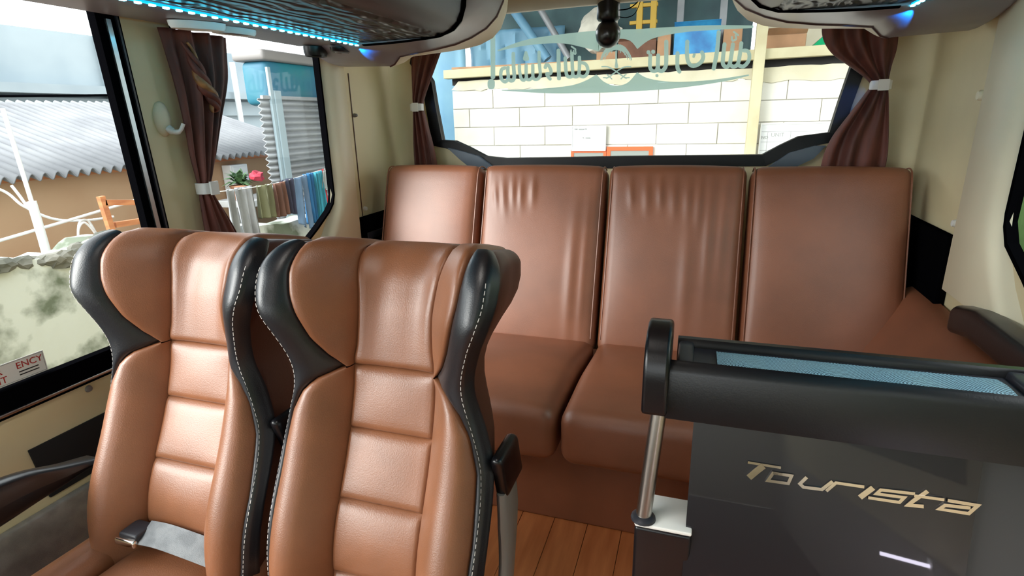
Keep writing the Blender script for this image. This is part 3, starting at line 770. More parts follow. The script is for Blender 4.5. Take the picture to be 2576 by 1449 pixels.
# top rail: tray with a rim
X0, X1 = -0.025, 0.505; ZR = 0.925
prof = [(0.836, 0.830), (0.838, 0.86), (0.846, 0.905), (0.851, 0.922), (0.856, 0.925), (0.862, 0.922), (0.865, 0.835)]
MB().prism([(X0, y, z) for y, z in prof], (X1 - X0, 0, 0)).build('rail', 'plastic_black', part, smooth=50)
prof = [(0.972, 0.86), (0.970, 0.908), (0.976, 0.916), (0.988, 0.916), (0.994, 0.905), (0.992, 0.85)]
MB().prism([(X0 + 0.01, y, z) for y, z in prof], (X1 - X0 - 0.02, 0, 0)).build('rail', 'plastic_black', part, smooth=50)
MB().box((X0 + 0.03, 0.862, 0.895), (X1 - 0.03, 0.985, 0.902)).build('tray', 'plastic_dark', part, smooth=0)
rows = []
for i in range(40):
    x = X0 + 0.075 + (X1 - X0 - 0.13) * i / 39
    rows.append([(x, 0.872 + 0.085 * j / 6, 0.9045 + 0.004 * math.sin(i * 0.55) * math.sin(PI * j / 6) + 0.003 * math.sin(PI * j / 6)) for j in range(7)])
MB().grid(rows).build('mesh_pocket', 'mesh_cloth', part, smooth=60)
for xs in (X0 + 0.012, X1 - 0.038):
    MB().rbox((xs, 0.862, 0.88), (xs + 0.026, 0.98, 0.912), 0.006, n=(1, 3, 1)).build('tray_end', 'plastic_dark', part)
# arched end handles
for xs in (-0.062, X1 - 0.002):
    o_ = [(0.815, 0.842), (0.816, 0.90), (0.820, 0.93), (0.834, 0.955), (0.858, 0.970), (0.888, 0.976), (0.915, 0.972), (0.936, 0.962), (0.948, 0.945), (0.948, 0.925), (0.935, 0.90), (0.92, 0.875), (0.90, 0.86), (0.873, 0.842)]
    i_ = [(0.846, 0.842), (0.848, 0.895), (0.853, 0.925), (0.863, 0.945), (0.876, 0.957), (0.893, 0.962), (0.908, 0.96), (0.918, 0.952), (0.922, 0.94), (0.92, 0.925), (0.91, 0.908), (0.90, 0.892), (0.887, 0.872), (0.870, 0.842)]
    h = own_w(MB().prism([(xs, y, z) for y, z in o_], (0.040, 0, 0)).build('end_handle', 'plastic_black', part, smooth=40))
    bv = h.modifiers.new('round', 'BEVEL'); bv.width = 0.006; bv.segments = 3; bv.limit_method = 'ANGLE'; bv.angle_limit = math.radians(50)
# post and its housing
pb, pt_ = at_y(1618, 1303, 0.815), at_y(1657, 1035, 0.848)
MB().tube([pb + (pb - pt_) * 0.03, pt_ + (pt_ - pb) * 0.05], 0.0128, 18).build('post', 'steel', part, smooth=50)
hx0, hx1, hz = -0.062, 0.03, pb.z
MB().rbox((hx0, 0.80, 0.0), (hx1, 0.885, hz - 0.008), 0.006, n=(1, 1, 2)).build('post_housing', 'plastic_black', part)
MB().rbox((hx0, 0.80, hz - 0.008), (hx1, 0.885, hz), 0.003, n=(1, 1, 1), k=1).build('housing_cover', 'plastic_white', part)
MB().lathe([(0.021, 0.0), (0.020, 0.004), (0.014, 0.008)], (pb.x, pb.y, hz), 'z', 18).build('post_collar', 'plastic_dark', part)
# grey side panel right of the black one
b = MB(); b.prism([pl(0.40, 0.86, -0.02), pl(0.37, 0.03, -0.02), pl(0.72, 0.03, -0.02), pl(0.72, 0.86, -0.02)], -PN * 0.012)
sp_ = b.build('side_panel', 'gloss_grey', part, smooth=0); sp_['label'] = 'plain dark grey side panel'
# chrome lettering: strokes laid on the panel face
SCL = 630 / 2576.0
def tp(cx, cy): return at_p(1860 + cx * SCL, 1130 + cy * SCL, PT + PN * 0.0005, PN)
letters = [('T', [((85, 130), (425, 186))], 24), ('T', [((245, 165), (180, 215), (95, 285))], 60),
           ('o', [((345, 240), (535, 268), (500, 348), (290, 318), (345, 240), (440, 254))], 28),
           ('u', [((690, 282), (620, 350), (655, 384), (845, 408), (955, 325))], 30),
           ('r', [((890, 425), (990, 340), (1060, 350), (1280, 382))], 28),
           ('i', [((1370, 390), (1235, 490))], 48),
           ('s', [((1800, 452), (1450, 412), (1405, 452), (1690, 490), (1640, 540), (1320, 492))], 28),
           ('t', [((1930, 425), (1790, 520), (1730, 568), (1890, 582))], 34), ('t', [((1790, 470), (2100, 512))], 26),
           ('a', [((2135, 520), (2445, 572), (2350, 655), (2050, 608), (2110, 570), (2370, 598))], 30)]
for li, (ch, strks, wpx) in enumerate(letters):
    b = MB()
    for st in strks:
        b.ribbon([tp(*p) + PN * (0.0006 if li in (1, 8) else 0) for p in st], wpx * SCL / F_PX * 0.92, PN, 0.0025, caps=0)
    b.build('letter', 'chrome', panel, smooth=0)

# ================================================================== SMALL THINGS ON THE LEFT WALL
t = thing('wall_hook', 'pale oval stick-on hook on the cream pillar by the left window', 'hook', (XL, 1.21, 1.30))
b = MB(); rows = []
for r, h in ((0.0, 0.012), (0.5, 0.011), (0.85, 0.008), (1.0, 0.002), (1.0, 0.0)):
    rows.append([(XL + h, 1.212 + 0.026 * r * math.cos(2 * PI * j / 24), 1.318 + 0.046 * r * math.sin(2 * PI * j / 24)) for j in range(25)])
b.grid(rows).build('base', 'cream_light', t, smooth=60)
MB().tube(curve_pts([(XL + 0.01, 1.217, 1.295), (XL + 0.022, 1.222, 1.284), (XL + 0.036, 1.23, 1.286), (XL + 0.045, 1.238, 1.305)], 5), [0.010] * 5 + [0.007] * 5 + [0.005] * 6, 10).build('hook', 'plastic_white', t, smooth=60)
tag(MB().rbox((XL - 0.001, 0.70, 0.47), (XL + 0.006, 0.885, 0.605), 0.002, n=(1, 1, 1), k=1, fn=lambda p: Vector((p.x, p.y + (p.z - 0.6) * -0.1, p.z))).build('wall_pocket', 'dark_gap'),
    'black rectangular flap on the wall below the left window', 'flap')
tag(MB().lathe([(0.0015, 0.006), (0.007, 0.005), (0.009, 0.0), (0.009, -0.003)], (XL, 0.857, 0.682), 'x', 14).build('screw_cap', 'plastic_grey'), 'small grey screw cap under the left window sill', 'screw cap')
tag(MB().lathe([(0.002, -0.010), (0.011, -0.009), (0.014, -0.004), (0.014, 0.003)], (XR - 0.028, 1.945, 1.33), 'x', 16).build('screw_cap', 'cream_light'), 'round cream screw cap on the right rear pillar', 'screw cap')
tag(MB().lathe([(0.002, 0.012), (0.008, 0.010), (0.010, 0.0), (0.010, -0.003)], (XL + 0.004, 2.14, 0.93), 'x', 14).build('screw_cap', 'plastic_white'), 'pale screw cap low on the left corner panel beside the bench', 'screw cap')
tag(MB().lathe([(0.002, 0.012), (0.006, 0.010), (0.008, 0.0), (0.008, -0.003)], (XL + 0.004, 2.135, 1.325), 'x', 14).build('screw_cap', 'plastic_grey'), 'little grey peg halfway up the left corner panel seam', 'screw cap')
tag(MB().lathe([(0.002, -0.012), (0.009, -0.010), (0.012, 0.0), (0.012, 0.003)], (XR - 0.004, 2.0, 0.965), 'x', 14).build('screw_cap', 'plastic_white'), 'pale screw cap low on the right corner panel beside the bench', 'screw cap')
# emergency sticker on the left window pane
t = thing('exit_sticker', 'white emergency exit sticker with red letters on the left window', 'sticker', (XL - 0.010, 0.69, 0.78))
XS = XL - 0.0035
MB().box((XS, 0.56, 0.766), (XS + 0.0008, 0.786, 0.815)).build('sheet', 'sticker_white', t, smooth=0)
rim = [(0.562, 0.768), (0.784, 0.768), (0.784, 0.813), (0.562, 0.813)]
MB().ring([(XS + 0.0008, y, z) for y, z in rim], [(XS + 0.0008, y, z) for y, z in inset(rim, 0.001)], (0.0003, 0, 0)).build('border', 'print_grey', t, smooth=0)
TM = lambda y, z: Matrix(((0, 0, 1, XS + 0.001), (1, 0, 0, y), (0, 1, 0, z), (0, 0, 0, 1)))
text_mesh('EMER', 0.021, TM(0.650, 0.793), 'lettering', 'print_red', t)
text_mesh('ENCY', 0.021, TM(0.727, 0.793), 'lettering', 'print_red', t)
text_mesh('EXIT', 0.021, TM(0.663, 0.773), 'lettering', 'print_red', t)
for z in (0.777, 0.784):
    MB().box((XS + 0.0008, 0.730, z), (XS + 0.0012, 0.770, z + 0.0024)).build('arrow_bar', 'print_black', t, smooth=0)

# ================================================================== CURTAINS
def curtain(name, label, along, rows_, off, depth_dir, clip, pleats, amp, nu=70, seed=1):
    """rows_: (z, centre, half width); along: axis unit vector the cloth spreads on; off: base point; depth_dir: pleat direction"""
    r = random.Random(seed); ph = [r.uniform(0, 6.28) for _ in range(4)]
    t = thing(name, label, 'curtain', Vector(off) + Vector(along) * rows_[0][1] + Vector((0, 0, rows_[-1][0])))
    al, dd = Vector(along), Vector(depth_dir); zs = []
    ctab = sorted((z, c) for z, c, w in rows_); wtab = sorted((z, w) for z, c, w in rows_)
    zmin, zmax = ctab[0][0], ctab[-1][0]; n = 60; Pf = []; wmax = max(w for z, c, w in rows_)
    for i in range(n + 1):
        z = zmin + (zmax - zmin) * i / n; c = spline(ctab, z); w = max(0.008, spline(wtab, z)); row = []
        for j in range(nu + 1):
            u = -1 + 2 * j / nu; a = amp * (0.45 + 0.55 * w / wmax)
            d = a * (math.sin(pleats * PI * u + ph[0] + 0.5 * math.sin(7 * z)) + 0.45 * math.sin(pleats * 2.3 * u + ph[1] + 4 * z) + 0.25 * math.sin(13 * u + ph[2] + 9 * z))
            d += 0.5 * min(w, 0.03) * (1 - u * u)
            row.append(Vector(off) + al * (c + w * u * (1 + 0.03 * math.sin(18 * z + ph[3]))) + dd * d + Vector((0, 0, z)))
        Pf.append(row)
    o = MB().grid(Pf).build('cloth', 'curtain', t, smooth=80)
    so = o.modifiers.new('thick', 'SOLIDIFY'); so.thickness = 0.003; so.offset = 0
    cz, cc, cw = clip
    c = Vector(off) + al * cc + Vector((0, 0, cz)); rows2 = []
    for dz in (-0.016, -0.015, 0.015, 0.016):
        k = 0.93 if abs(dz) > 0.0155 else 1.0
        rows2.append([c + al * (cw * k * math.copysign(abs(math.cos(q)) ** 0.5, math.cos(q))) + dd * (0.012 + 0.022 * k * math.copysign(abs(math.sin(q)) ** 0.6, math.sin(q))) + Vector((0, 0, dz)) for q in [2 * PI * j / 24 for j in range(25)]])
    tb = own_w(MB().grid(rows2).build('tie_band', 'strap_white', t, smooth=40))
    p0 = c + al * cw * 0.1 + dd * 0.034
    MB().add(*( [[p0 + al * a + dd * e + Vector((0, 0, h)) for e in (0, 0.006) for a, h in ((-cw * .5, -.019), (cw * .5, -.019), (cw * .5, .019), (-cw * .5, .019))],
               [(0, 1, 2, 3), (4, 5, 6, 7), (0, 1, 5, 4), (1, 2, 6, 5), (2, 3, 7, 6), (3, 0, 4, 7)]])).build('clasp', 'plastic_white', tb, smooth=0)
    return t
curtain('curtain', 'dark brown curtain tied back on the pillar between the left windows', (0, 1, 0),
        [(1.548, 1.375, 0.115), (1.50, 1.375, 0.105), (1.42, 1.372, 0.092), (1.32, 1.352, 0.070), (1.22, 1.33, 0.048), (1.16, 1.318, 0.030), (1.125, 1.312, 0.022), (1.09, 1.318, 0.030), (1.0, 1.340, 0.056), (0.90, 1.36, 0.08)],
        (XL + 0.03, -0.032, 0), (1, 0, 0), (1.125, 1.312, 0.028), 4, 0.011, seed=2)
lc = [o for o in D.objects if o.get('label', '').startswith('dark brown curtain tied back on the pillar')][0]
pts = curve_pts([(XL + 0.052, 1.285, 1.515), (XL + 0.058, 1.298, 1.47), (XL + 0.064, 1.305, 1.43), (XL + 0.062, 1.318, 1.40), (XL + 0.060, 1.338, 1.375), (XL + 0.058, 1.345, 1.35), (XL + 0.052, 1.335, 1.335)], 6)
for k in range(3):
    pp = [p + Vector((0.006 * math.cos(i * 0.35 + k * 2.1), 0.011 * math.sin(i * 0.35 + k * 2.1), 0)) for i, p in enumerate(pts)]
    lc['_w'] = 1; MB().tube(pp, [0.0025 + 0.010 * math.sin(PI * min(1, max(0.03, i / (len(pp) - 1)))) for i in range(len(pp))], 8).build('twisted_fold', 'curtain' if k else 'curtain_lining', lc, smooth=60)
curtain('curtain', 'narrow brown curtain tied back at the left side of the rear window', (1, 0, 0),
        [(1.60, -1.205, 0.075), (1.54, -1.225, 0.062), (1.45, -1.252, 0.042), (1.40, -1.265, 0.032), (1.36, -1.270, 0.026), (1.32, -1.268, 0.032), (1.22, -1.262, 0.046), (1.12, -1.255, 0.056), (1.0, -1.25, 0.065)],
        (0, 2.47, 0), (0, -1, 0), (1.357, -1.270, 0.030), 4, 0.010, seed=5)
curtain('curtain', 'full brown curtain tied back at the right side of the rear window', (1, 0, 0),
        [(1.64, 0.51, 0.125), (1.56, 0.515, 0.118), (1.50, 0.535, 0.10), (1.45, 0.565, 0.065), (1.41, 0.59, 0.038), (1.385, 0.600, 0.028), (1.35, 0.595, 0.040), (1.28, 0.580, 0.065), (1.20, 0.563, 0.09), (1.12, 0.556, 0.105), (1.0, 0.55, 0.11)],
        (0, 2.47, 0), (0, -1, 0), (1.383, 0.602, 0.034), 3, 0.013, seed=9)

# ================================================================== REAR CAMERA
t = thing('dome_camera', 'black dome camera hanging in front of the rear window', 'camera', (-0.39, 2.46, 1.70))
c = Vector((-0.39, 2.46, 0))
MB().lathe([(0.044, 1.735), (0.046, 1.70), (0.046, 1.672), (0.040, 1.664), (0.026, 1.660)], c, 'z', 28).build('body', 'plastic_black', t, smooth=40)
MB().lathe([(0.022, 1.664), (0.038, 1.652), (0.048, 1.632), (0.050, 1.612), (0.045, 1.590), (0.032, 1.572), (0.014, 1.563), (0.001, 1.561)], c, 'z', 28).build('dome', 'gloss_black', t, smooth=60)
MB().tube(curve_pts([(-0.345, 2.46, 1.70), (-0.31, 2.47, 1.705), (-0.28, 2.49, 1.73), (-0.27, 2.50, 1.76)], 6), 0.0022, 6).build('cable', 'rubber', t)
MB().tube(curve_pts([(-0.345, 2.46, 1.675), (-0.315, 2.465, 1.672), (-0.285, 2.48, 1.69), (-0.265, 2.50, 1.75)], 6), 0.0016, 6).build('cable', 'rubber', t)

# ================================================================== DECAL ON THE REAR GLASS (seen from inside, mirrored)
YD = YG + 0.0185
dec = thing('window_decal', 'frosted green-blue decal of mirrored script, palm and crossed swords on rear glass', 'decal', (-0.36, YD, 1.5))
K1 = 340 / 2576.0
def dL(x, y): return at_y(1220 + x * K1, 60 + y * K1, YD)
def dR(x, y): return at_y(1560 + x * K1, 60 + y * K1, YD)
def cut_film(fn, items, step, name):
    """cut each stroke out of one layer of film: rows of thin strips, never two layers on top of each other"""
    taken = set()
    for radii, pts in items:
        pts = [Vector((p[0], p[1], 0)) for p in pts]
        c = curve_pts(pts, 5) if len(pts) > 2 else pts
        xy = np.array([(p.x, p.y) for p in c]); n = len(c)
        rr = np.array([radii(i / (n - 1)) for i in range(n)]) if callable(radii) else np.full(n, radii)
        m = rr.max() + step; x0, y0 = np.floor((xy.min(0) - m) / step).astype(int); x1, y1 = np.ceil((xy.max(0) + m) / step).astype(int)
        gx, gy = np.meshgrid((np.arange(x0, x1) + 0.5) * step, (np.arange(y0, y1) + 0.5) * step); ins = np.zeros(gx.shape, bool)
        for i in range(n - 1):
            ax, ay = xy[i]; dx, dy = xy[i + 1] - xy[i]; L2 = max(1e-9, dx * dx + dy * dy)
            t = np.clip(((gx - ax) * dx + (gy - ay) * dy) / L2, 0, 1)
            ins |= np.hypot(gx - ax - t * dx, gy - ay - t * dy) <= rr[i] + (rr[i + 1] - rr[i]) * t
        b = MB()
        for j in range(ins.shape[0]):
            i = 0; W_ = ins.shape[1]
            free = [bool(ins[j, k]) and (x0 + k, y0 + j) not in taken for k in range(W_)]
            while i < W_:
                if free[i]:
                    k = i
                    while k < W_ and free[k]: taken.add((x0 + k, y0 + j)); k += 1
                    q = [((x0 + i) * step, (y0 + j) * step), ((x0 + k) * step, (y0 + j) * step), ((x0 + k) * step, (y0 + j + 1) * step), ((x0 + i) * step, (y0 + j + 1) * step)]
                    b.add([fn(*p) for p in q], [(0, 1, 2, 3)]); i = k
                else: i += 1
        if b.v: b.build(name, 'decal', dec, smooth=0)
def strokes(fn, lst, name='glyph'):
    cut_film(fn, [(w * 0.54, p) for w, p in lst], 4.0, name)
strokes(dL, [
    (82, [(150, 180), (150, 600), (152, 1010)]), (130, [(120, 1120), (118, 1180)]),
    (62, [(440, 830), (435, 900), (445, 1000), (430, 1070), (380, 1105), (320, 1060), (300, 970), (320, 870), (380, 840)]),
    (66, [(540, 570), (545, 800), (560, 1000), (535, 1075), (490, 1085), (450, 1050)]),
    (50, [(780, 545), (750, 660)]), (50, [(780, 545), (815, 660)]), (50, [(755, 675), (812, 675)]),
    (58, [(655, 790), (660, 900), (690, 1040), (740, 1075), (780, 1040)]), (58, [(785, 790), (785, 950), (800, 1050), (850, 1065), (895, 1030)]),
    (58, [(912, 790), (912, 950), (925, 1040), (980, 1060), (1030, 1030), (1055, 960), (1035, 750), (1030, 540)]),
    (60, [(1150, 830), (1170, 780), (1215, 800), (1260, 900), (1240, 950), (1180, 950), (1200, 1000), (1240, 1050)]),
    (70, [(1400, 510), (1405, 800), (1410, 1040)]),
    (62, [(1530, 650), (1540, 850), (1560, 980), (1620, 1015), (1670, 970), (1665, 800), (1655, 560)]),
    (62, [(1670, 970), (1720, 1010), (1780, 980), (1800, 850), (1800, 640)]),
    (60, [(1800, 980), (1870, 1010), (1940, 960), (1960, 860), (1920, 770), (1850, 740)]),
    (24, [(1640, 500), (1640, 560), (1690, 570), (1690, 510)]), (24, [(1690, 570), (1730, 570), (1725, 500)]), (30, [(1650, 430), (1725, 485)])])
strokes(dR, [
    (72, [(880, 340), (880, 600), (870, 800), (800, 900), (730, 870), (720, 780), (725, 600)]), (66, [(720, 800), (690, 890), (620, 900), (570, 820), (575, 600)]),
    (70, [(540, 540), (541, 545)]), (70, [(630, 530), (631, 535)]), (55, [(700, 985), (701, 988)]),
    (72, [(1095, 560), (1090, 720), (1095, 840), (1130, 910)]),
    (72, [(1280, 340), (1275, 550), (1290, 700), (1350, 790), (1450, 790), (1550, 720), (1585, 620), (1560, 545)]), (46, [(1400, 625), (1415, 585)]),
    (74, [(1880, 160), (1850, 500), (1785, 850)]),
    (72, [(1990, 390), (1965, 600), (1960, 760), (2020, 820), (2085, 770), (2120, 600), (2150, 390)]),
    (70, [(2095, 780), (2160, 815), (2240, 770), (2280, 600), (2310, 370)]), (68, [(2250, 790), (2350, 810), (2440, 720), (2465, 610), (2430, 520), (2360, 510)]),
    (34, [(2130, 250), (2140, 320), (2210, 290), (2200, 220)]), (34, [(2170, 155), (2250, 215)])])
def poly(fn, pts, name):
    MB().prism([fn(*p) for p in pts], (0, -0.0006, 0)).build(name, 'decal', dec, smooth=0)
def G(x, y): return at_y(1220 + x * 680 / 2576.0, 60 + y * 680 / 2576.0, YD)
def band(up, lo, name):     # filled shape between two curves
    n = 24; cu = curve_pts([Vector((a, b, 0)) for a, b in up], 8); cv = curve_pts([Vector((a, b, 0)) for a, b in lo], 8)
    pick = lambda c, t: c[min(len(c) - 1, int(round(t * (len(c) - 1))))]
    m = 60; U = [pick(cu, i / m) for i in range(m + 1)]; V = [pick(cv, i / m) for i in range(m + 1)]
    b = MB(); rows = [[G(p.x, p.y) for p in U], [G(p.x, p.y) for p in V]]
    b.grid(rows); b.build(name, 'decal', dec, smooth=0)
band([(118, 250), (400, 150), (800, 90), (1100, 62), (1100, 62)], [(122, 262), (400, 205), (720, 185), (940, 225), (1080, 262)], 'upper_swoosh')
band([(1080, 62), (1400, 50), (1900, 20), (2300, 8), (2560, 15)], [(1080, 262), (1180, 190), (1300, 135), (1400, 170), (1452, 240)], 'upper_swoosh') if False else None
band([(1080, 63), (1160, 58), (1260, 54), (1360, 52), (1452, 50)], [(1080, 262), (1150, 200), (1260, 145), (1380, 160), (1452, 240)], 'upper_swoosh')
band([(1452, 50), (1700, 34), (2000, 18), (2300, 12), (2560, 16)], [(1452, 240), (1600, 140), (1900, 80), (2250, 55), (2560, 40)], 'upper_swoosh')
band([(160, 630), (500, 620), (800, 590), (950, 545), (1062, 482)], [(160, 636), (450, 655), (700, 664), (900, 660), (1062, 658)], 'lower_swoosh')
band([(1062, 482), (1140, 555), (1250, 590), (1360, 560), (1450, 460)], [(1062, 658), (1150, 655), (1250, 652), (1360, 645), (1450, 640)], 'lower_swoosh')
band([(1450, 460), (1560, 520), (1800, 552), (2150, 535), (2515, 482)], [(1450, 640), (1700, 625), (2000, 592), (2300, 545), (2515, 495)], 'lower_swoosh')
# palm and crossed swords
emb = []
for a in range(17):
    q = -0.75 + a / 16 * (PI + 1.5); dx, dy = math.cos(q), -math.sin(q) * 0.55
    emb.append((lambda t: 11 * (1 - 0.75 * t), [(1250, 238), (1250 + dx * 75, 232 + dy * 60), (1250 + dx * 128, 250 + dy * 50 + 40 * abs(dx)), (1250 + dx * 150, 278 + dy * 40 + 66 * abs(dx))]))
cut_film(G, [(lambda t: 9 + 18 * max(0, t - 0.55), [(1250, 262), (1251, 330), (1252, 372), (1253, 405)])], 1.6, 'palm_trunk')
cut_film(G, emb, 1.6, 'frond')
sw = []
for sgn in (-1, 1):
    X_ = lambda v, k=sgn: 1252 + k * (v - 1252)
    sw += [(6.5, [(X_(1115), 408), (X_(1170), 410), (X_(1230), 440), (X_(1300), 490), (X_(1345), 520)]), (5.5, [(X_(1345), 482), (X_(1320), 500), (X_(1296), 524)]), (5.5, [(X_(1340), 515), (X_(1376), 512)])]
cut_film(G, sw, 1.6, 'sword')

# ================================================================== OUTSIDE
struct(MB().box((-30, -20, -1.0), (30, 30, -0.95)).build('ground', 'ground', smooth=0))
# ---- behind the bus: white block wall
YW = 6.1
wall = thing('block_wall', 'white block wall outside behind the rear window', 'wall', (-0.4, YW, -0.95))
MB().box((-2.70, YW + 0.012, -0.95), (1.9, YW + 0.20, 1.60)).build('core', 'mortar', wall, smooth=0)
bm_ = None
for r in range(13):
    z1 = 1.605 - 0.2 * r; z0 = z1 - 0.2; off = -0.142 if r % 2 else -0.445
    k = -5
    while True:
        xa = off + k * 0.59; xb = xa + 0.59; k += 1
        if xa > 1.9: break
        xa = max(xa, -2.7); xb = min(xb, 1.9)
        if xb - xa < 0.05: continue
        dy = random.uniform(-0.004, 0.003)
        MB().rbox((xa + 0.003, YW + dy, z0 + 0.003), (xb - 0.003, YW + 0.10, z1 - 0.003), 0.006, n=(1, 1, 1), k=1).build('block', 'aac', wall, smooth=0)
# plaster band with a ragged lower edge, black gap and the cream beam
pts = [(-2.7, YW - 0.015, 1.725)]; x = -2.7
low = []
while x < 1.9:
    low.append((x, YW - 0.015, 1.60 + random.uniform(-0.012, 0.012) - (0.03 if x > 0.5 else 0))); x += 0.07
ob = MB().prism(low + [(1.9, YW - 0.015, 1.61), (1.9, YW - 0.015, 1.70)] + [(x_, YW - 0.015, 1.700 + random.uniform(-0.006, 0.006)) for x_ in [1.8 - 0.09 * i for i in range(50)]], (0, 0.06, 0))
ob.build('plaster_band', 'plaster_band', wall, smooth=0)
MB().box((-2.7, YW + 0.02, 1.66), (1.9, YW + 0.1, 1.79)).build('gap_strip', 'dark_gap', wall, smooth=0)
tag(MB().rbox((-2.75, YW - 0.10, 1.755), (1.95, YW + 0.02, 1.845), 0.006, n=(1, 1, 1), fn=lambda p: Vector((p.x, p.y, p.z + 0.012 * (p.x + 0.4)))).build('shelf_beam', 'beam_cream'),
    'long cream beam running across the top of the block wall', 'beam')
tag(MB().rbox((0.405, YW - 0.16, -0.95), (0.50, YW - 0.06, 2.5), 0.006, n=(1, 1, 1)).build('steel_post', 'beam_cream'), 'upright cream post standing before the white block wall', 'post')
SH = 1.85     # shelf level behind the beam
tag(MB().box((-2.7, YW + 0.02, SH - 0.02), (1.95, YW + 0.55, SH)).build('shelf_board', 'cardboard', smooth=0), 'plank shelf behind the cream beam carrying boxes', 'shelf')
def carton(x0, x1, z1, m, label, y=YW + 0.12, d=0.3, flaps=True, z0=SH, cat='box'):
    t = thing('carton', label, cat, ((x0 + x1) / 2, y, z0), 'boxes on the shelf above the block wall')
    MB().rbox((x0, y, z0), (x1, y + d, z1), 0.006, n=(1, 1, 1), k=1).build('body', m, t, smooth=0)
    if flaps:
        MB().add([(x0, y, z1), (x1, y, z1), (x1, y - 0.08, z1 + 0.05), (x0, y - 0.08, z1 + 0.05), (x0, y + 0.003, z1), (x1, y + 0.003, z1), (x1, y - 0.077, z1 + 0.053), (x0, y - 0.077, z1 + 0.053)],
                 [(0, 1, 2, 3), (4, 5, 6, 7), (0, 1, 5, 4), (1, 2, 6, 5), (2, 3, 7, 6), (3, 0, 4, 7)]).build('flap', m, t, smooth=0)
    return t
carton(-0.88, -0.50, 2.02, 'box_brown', 'dull brown carton on the shelf right of the palm emblem', d=0.19)
carton(-0.49, -0.36, 2.10, 'cardboard', 'slim tan carton leaning next to the blue boxes on the shelf', flaps=False)
carton(-0.33, 0.10, 2.10, 'box_blue', 'bright blue carton on the shelf behind the mirrored script')
carton(0.13, 0.30, 2.08, 'cardboard', 'small tan carton between the blue carton and the cream post', flaps=False)
carton(0.52, 0.86, 1.99, 'cardboard', 'tan carton on the shelf just right of the cream post')
carton(-1.10, -0.90, 1.93, 'cardboard', 'low tan carton behind the palm emblem', flaps=False)
def blob(c, r, sc, seed, amp=0.25, sub=3):
    bm = bmesh.new(); bmesh.ops.create_icosphere(bm, subdivisions=sub, radius=1.0)
    for v in bm.verts:
        n = mnoise.noise(v.co * 1.7 + Vector((seed * 3.1, seed, 0))) + 0.5 * mnoise.noise(v.co * 4 + Vector((seed, 0, 7)))
        v.co = v.co * (1 + amp * n); v.co = Vector((c[0] + v.co.x * sc[0] * r, c[1] + v.co.y * sc[1] * r, c[2] + v.co.z * sc[2] * r))
    b = MB(); bm.verts.index_update(); b.v = [tuple(v.co) for v in bm.verts]; b.f = [tuple(v.index for v in f.verts) for f in bm.faces]; bm.free(); return b
# green bag, folded polyhedral pack
gx = 1.09
b = MB().add([(gx - 0.20, YW, SH), (gx + 0.24, YW, SH), (gx + 0.24, YW + 0.3, SH), (gx - 0.20, YW + 0.3, SH), (gx - 0.05, YW + 0.06, SH + 0.15), (gx + 0.10, YW + 0.05, SH + 0.165), (gx + 0.22, YW + 0.06, SH + 0.13),
              (gx + 0.2, YW + 0.25, SH + 0.14), (gx - 0.04, YW + 0.24, SH + 0.15), (gx + 0.03, YW - 0.02, SH + 0.07)],
             [(0, 9, 4), (4, 9, 5), (5, 9, 6), (9, 1, 6), (0, 1, 9), (6, 1, 2, 7), (4, 5, 8), (5, 6, 7, 8), (3, 0, 4, 8), (2, 3, 8, 7), (0, 3, 2, 1)])
tag(b.build('plastic_sack', 'bag_green', smooth=0), 'bright green folded sack on the shelf near the right curtain', 'sack')
tag(blob((-1.12, YW + 0.30, 2.16), 0.19, (1.2, 0.6, 1.1), 4, 0.3).build('crumpled_sack', 'sack_white', smooth=30), 'crumpled white sack on the shelf behind the dome camera', 'sack')
tag(blob((0.78, YW + 0.2, 2.065), 0.06, (1.3, 1, 0.7), 6, 0.5).build('wire_bundle', 'galv', smooth=0), 'shiny grey bundle lying on the tan carton right of the post', 'bundle')
t = thing('yellow_frame', 'yellow painted frame standing on the shelf right of the dome camera', 'frame', (-0.62, YW + 0.35, SH))
for x_ in (-0.70, -0.56): MB().rbox((x_ - 0.03, YW + 0.33, SH), (x_ + 0.03, YW + 0.40, 2.55), 0.004, n=(1, 1, 1), k=1).build('upright', 'yellow_paint', t, smooth=0)
for z_ in (2.06, 2.2, 2.36): MB().rbox((-0.80, YW + 0.34, z_), (-0.52, YW + 0.39, z_ + 0.035), 0.004, n=(1, 1, 1), k=1).build('rung', 'yellow_paint', t, smooth=0)
for i, x_ in enumerate((-0.30, 0.12)):
    tag(MB().rbox((x_ - 0.035, YW + 0.48, SH), (x_ + 0.035, YW + 0.53, 2.7), 0.006, n=(1, 1, 1), k=1).build('shelf_strut', 'galv', smooth=0),
        ('narrow grey upright strut left of the blue carton top', 'wider grey upright strut above the blue carton')[i], 'strut', 'grey struts behind the shelf')
for i, (a, c_, r_) in enumerate((((-2.10, YW + 0.46, 2.45), (-1.70, YW + 0.42, 1.92), 0.05), ((-1.80, YW + 0.46, 2.45), (-1.45, YW + 0.4, 1.91), 0.035))):
    tag(MB().tube([a, c_], r_, 12).build('leaning_pipe', 'tarp_blue' if i == 0 else 'galv', smooth=40), ('pale blue-grey pipe leaning on the shelf, left one', 'grey pipe leaning on the shelf left of the dome camera')[i], 'pipe', 'pipes leaning on the shelf')
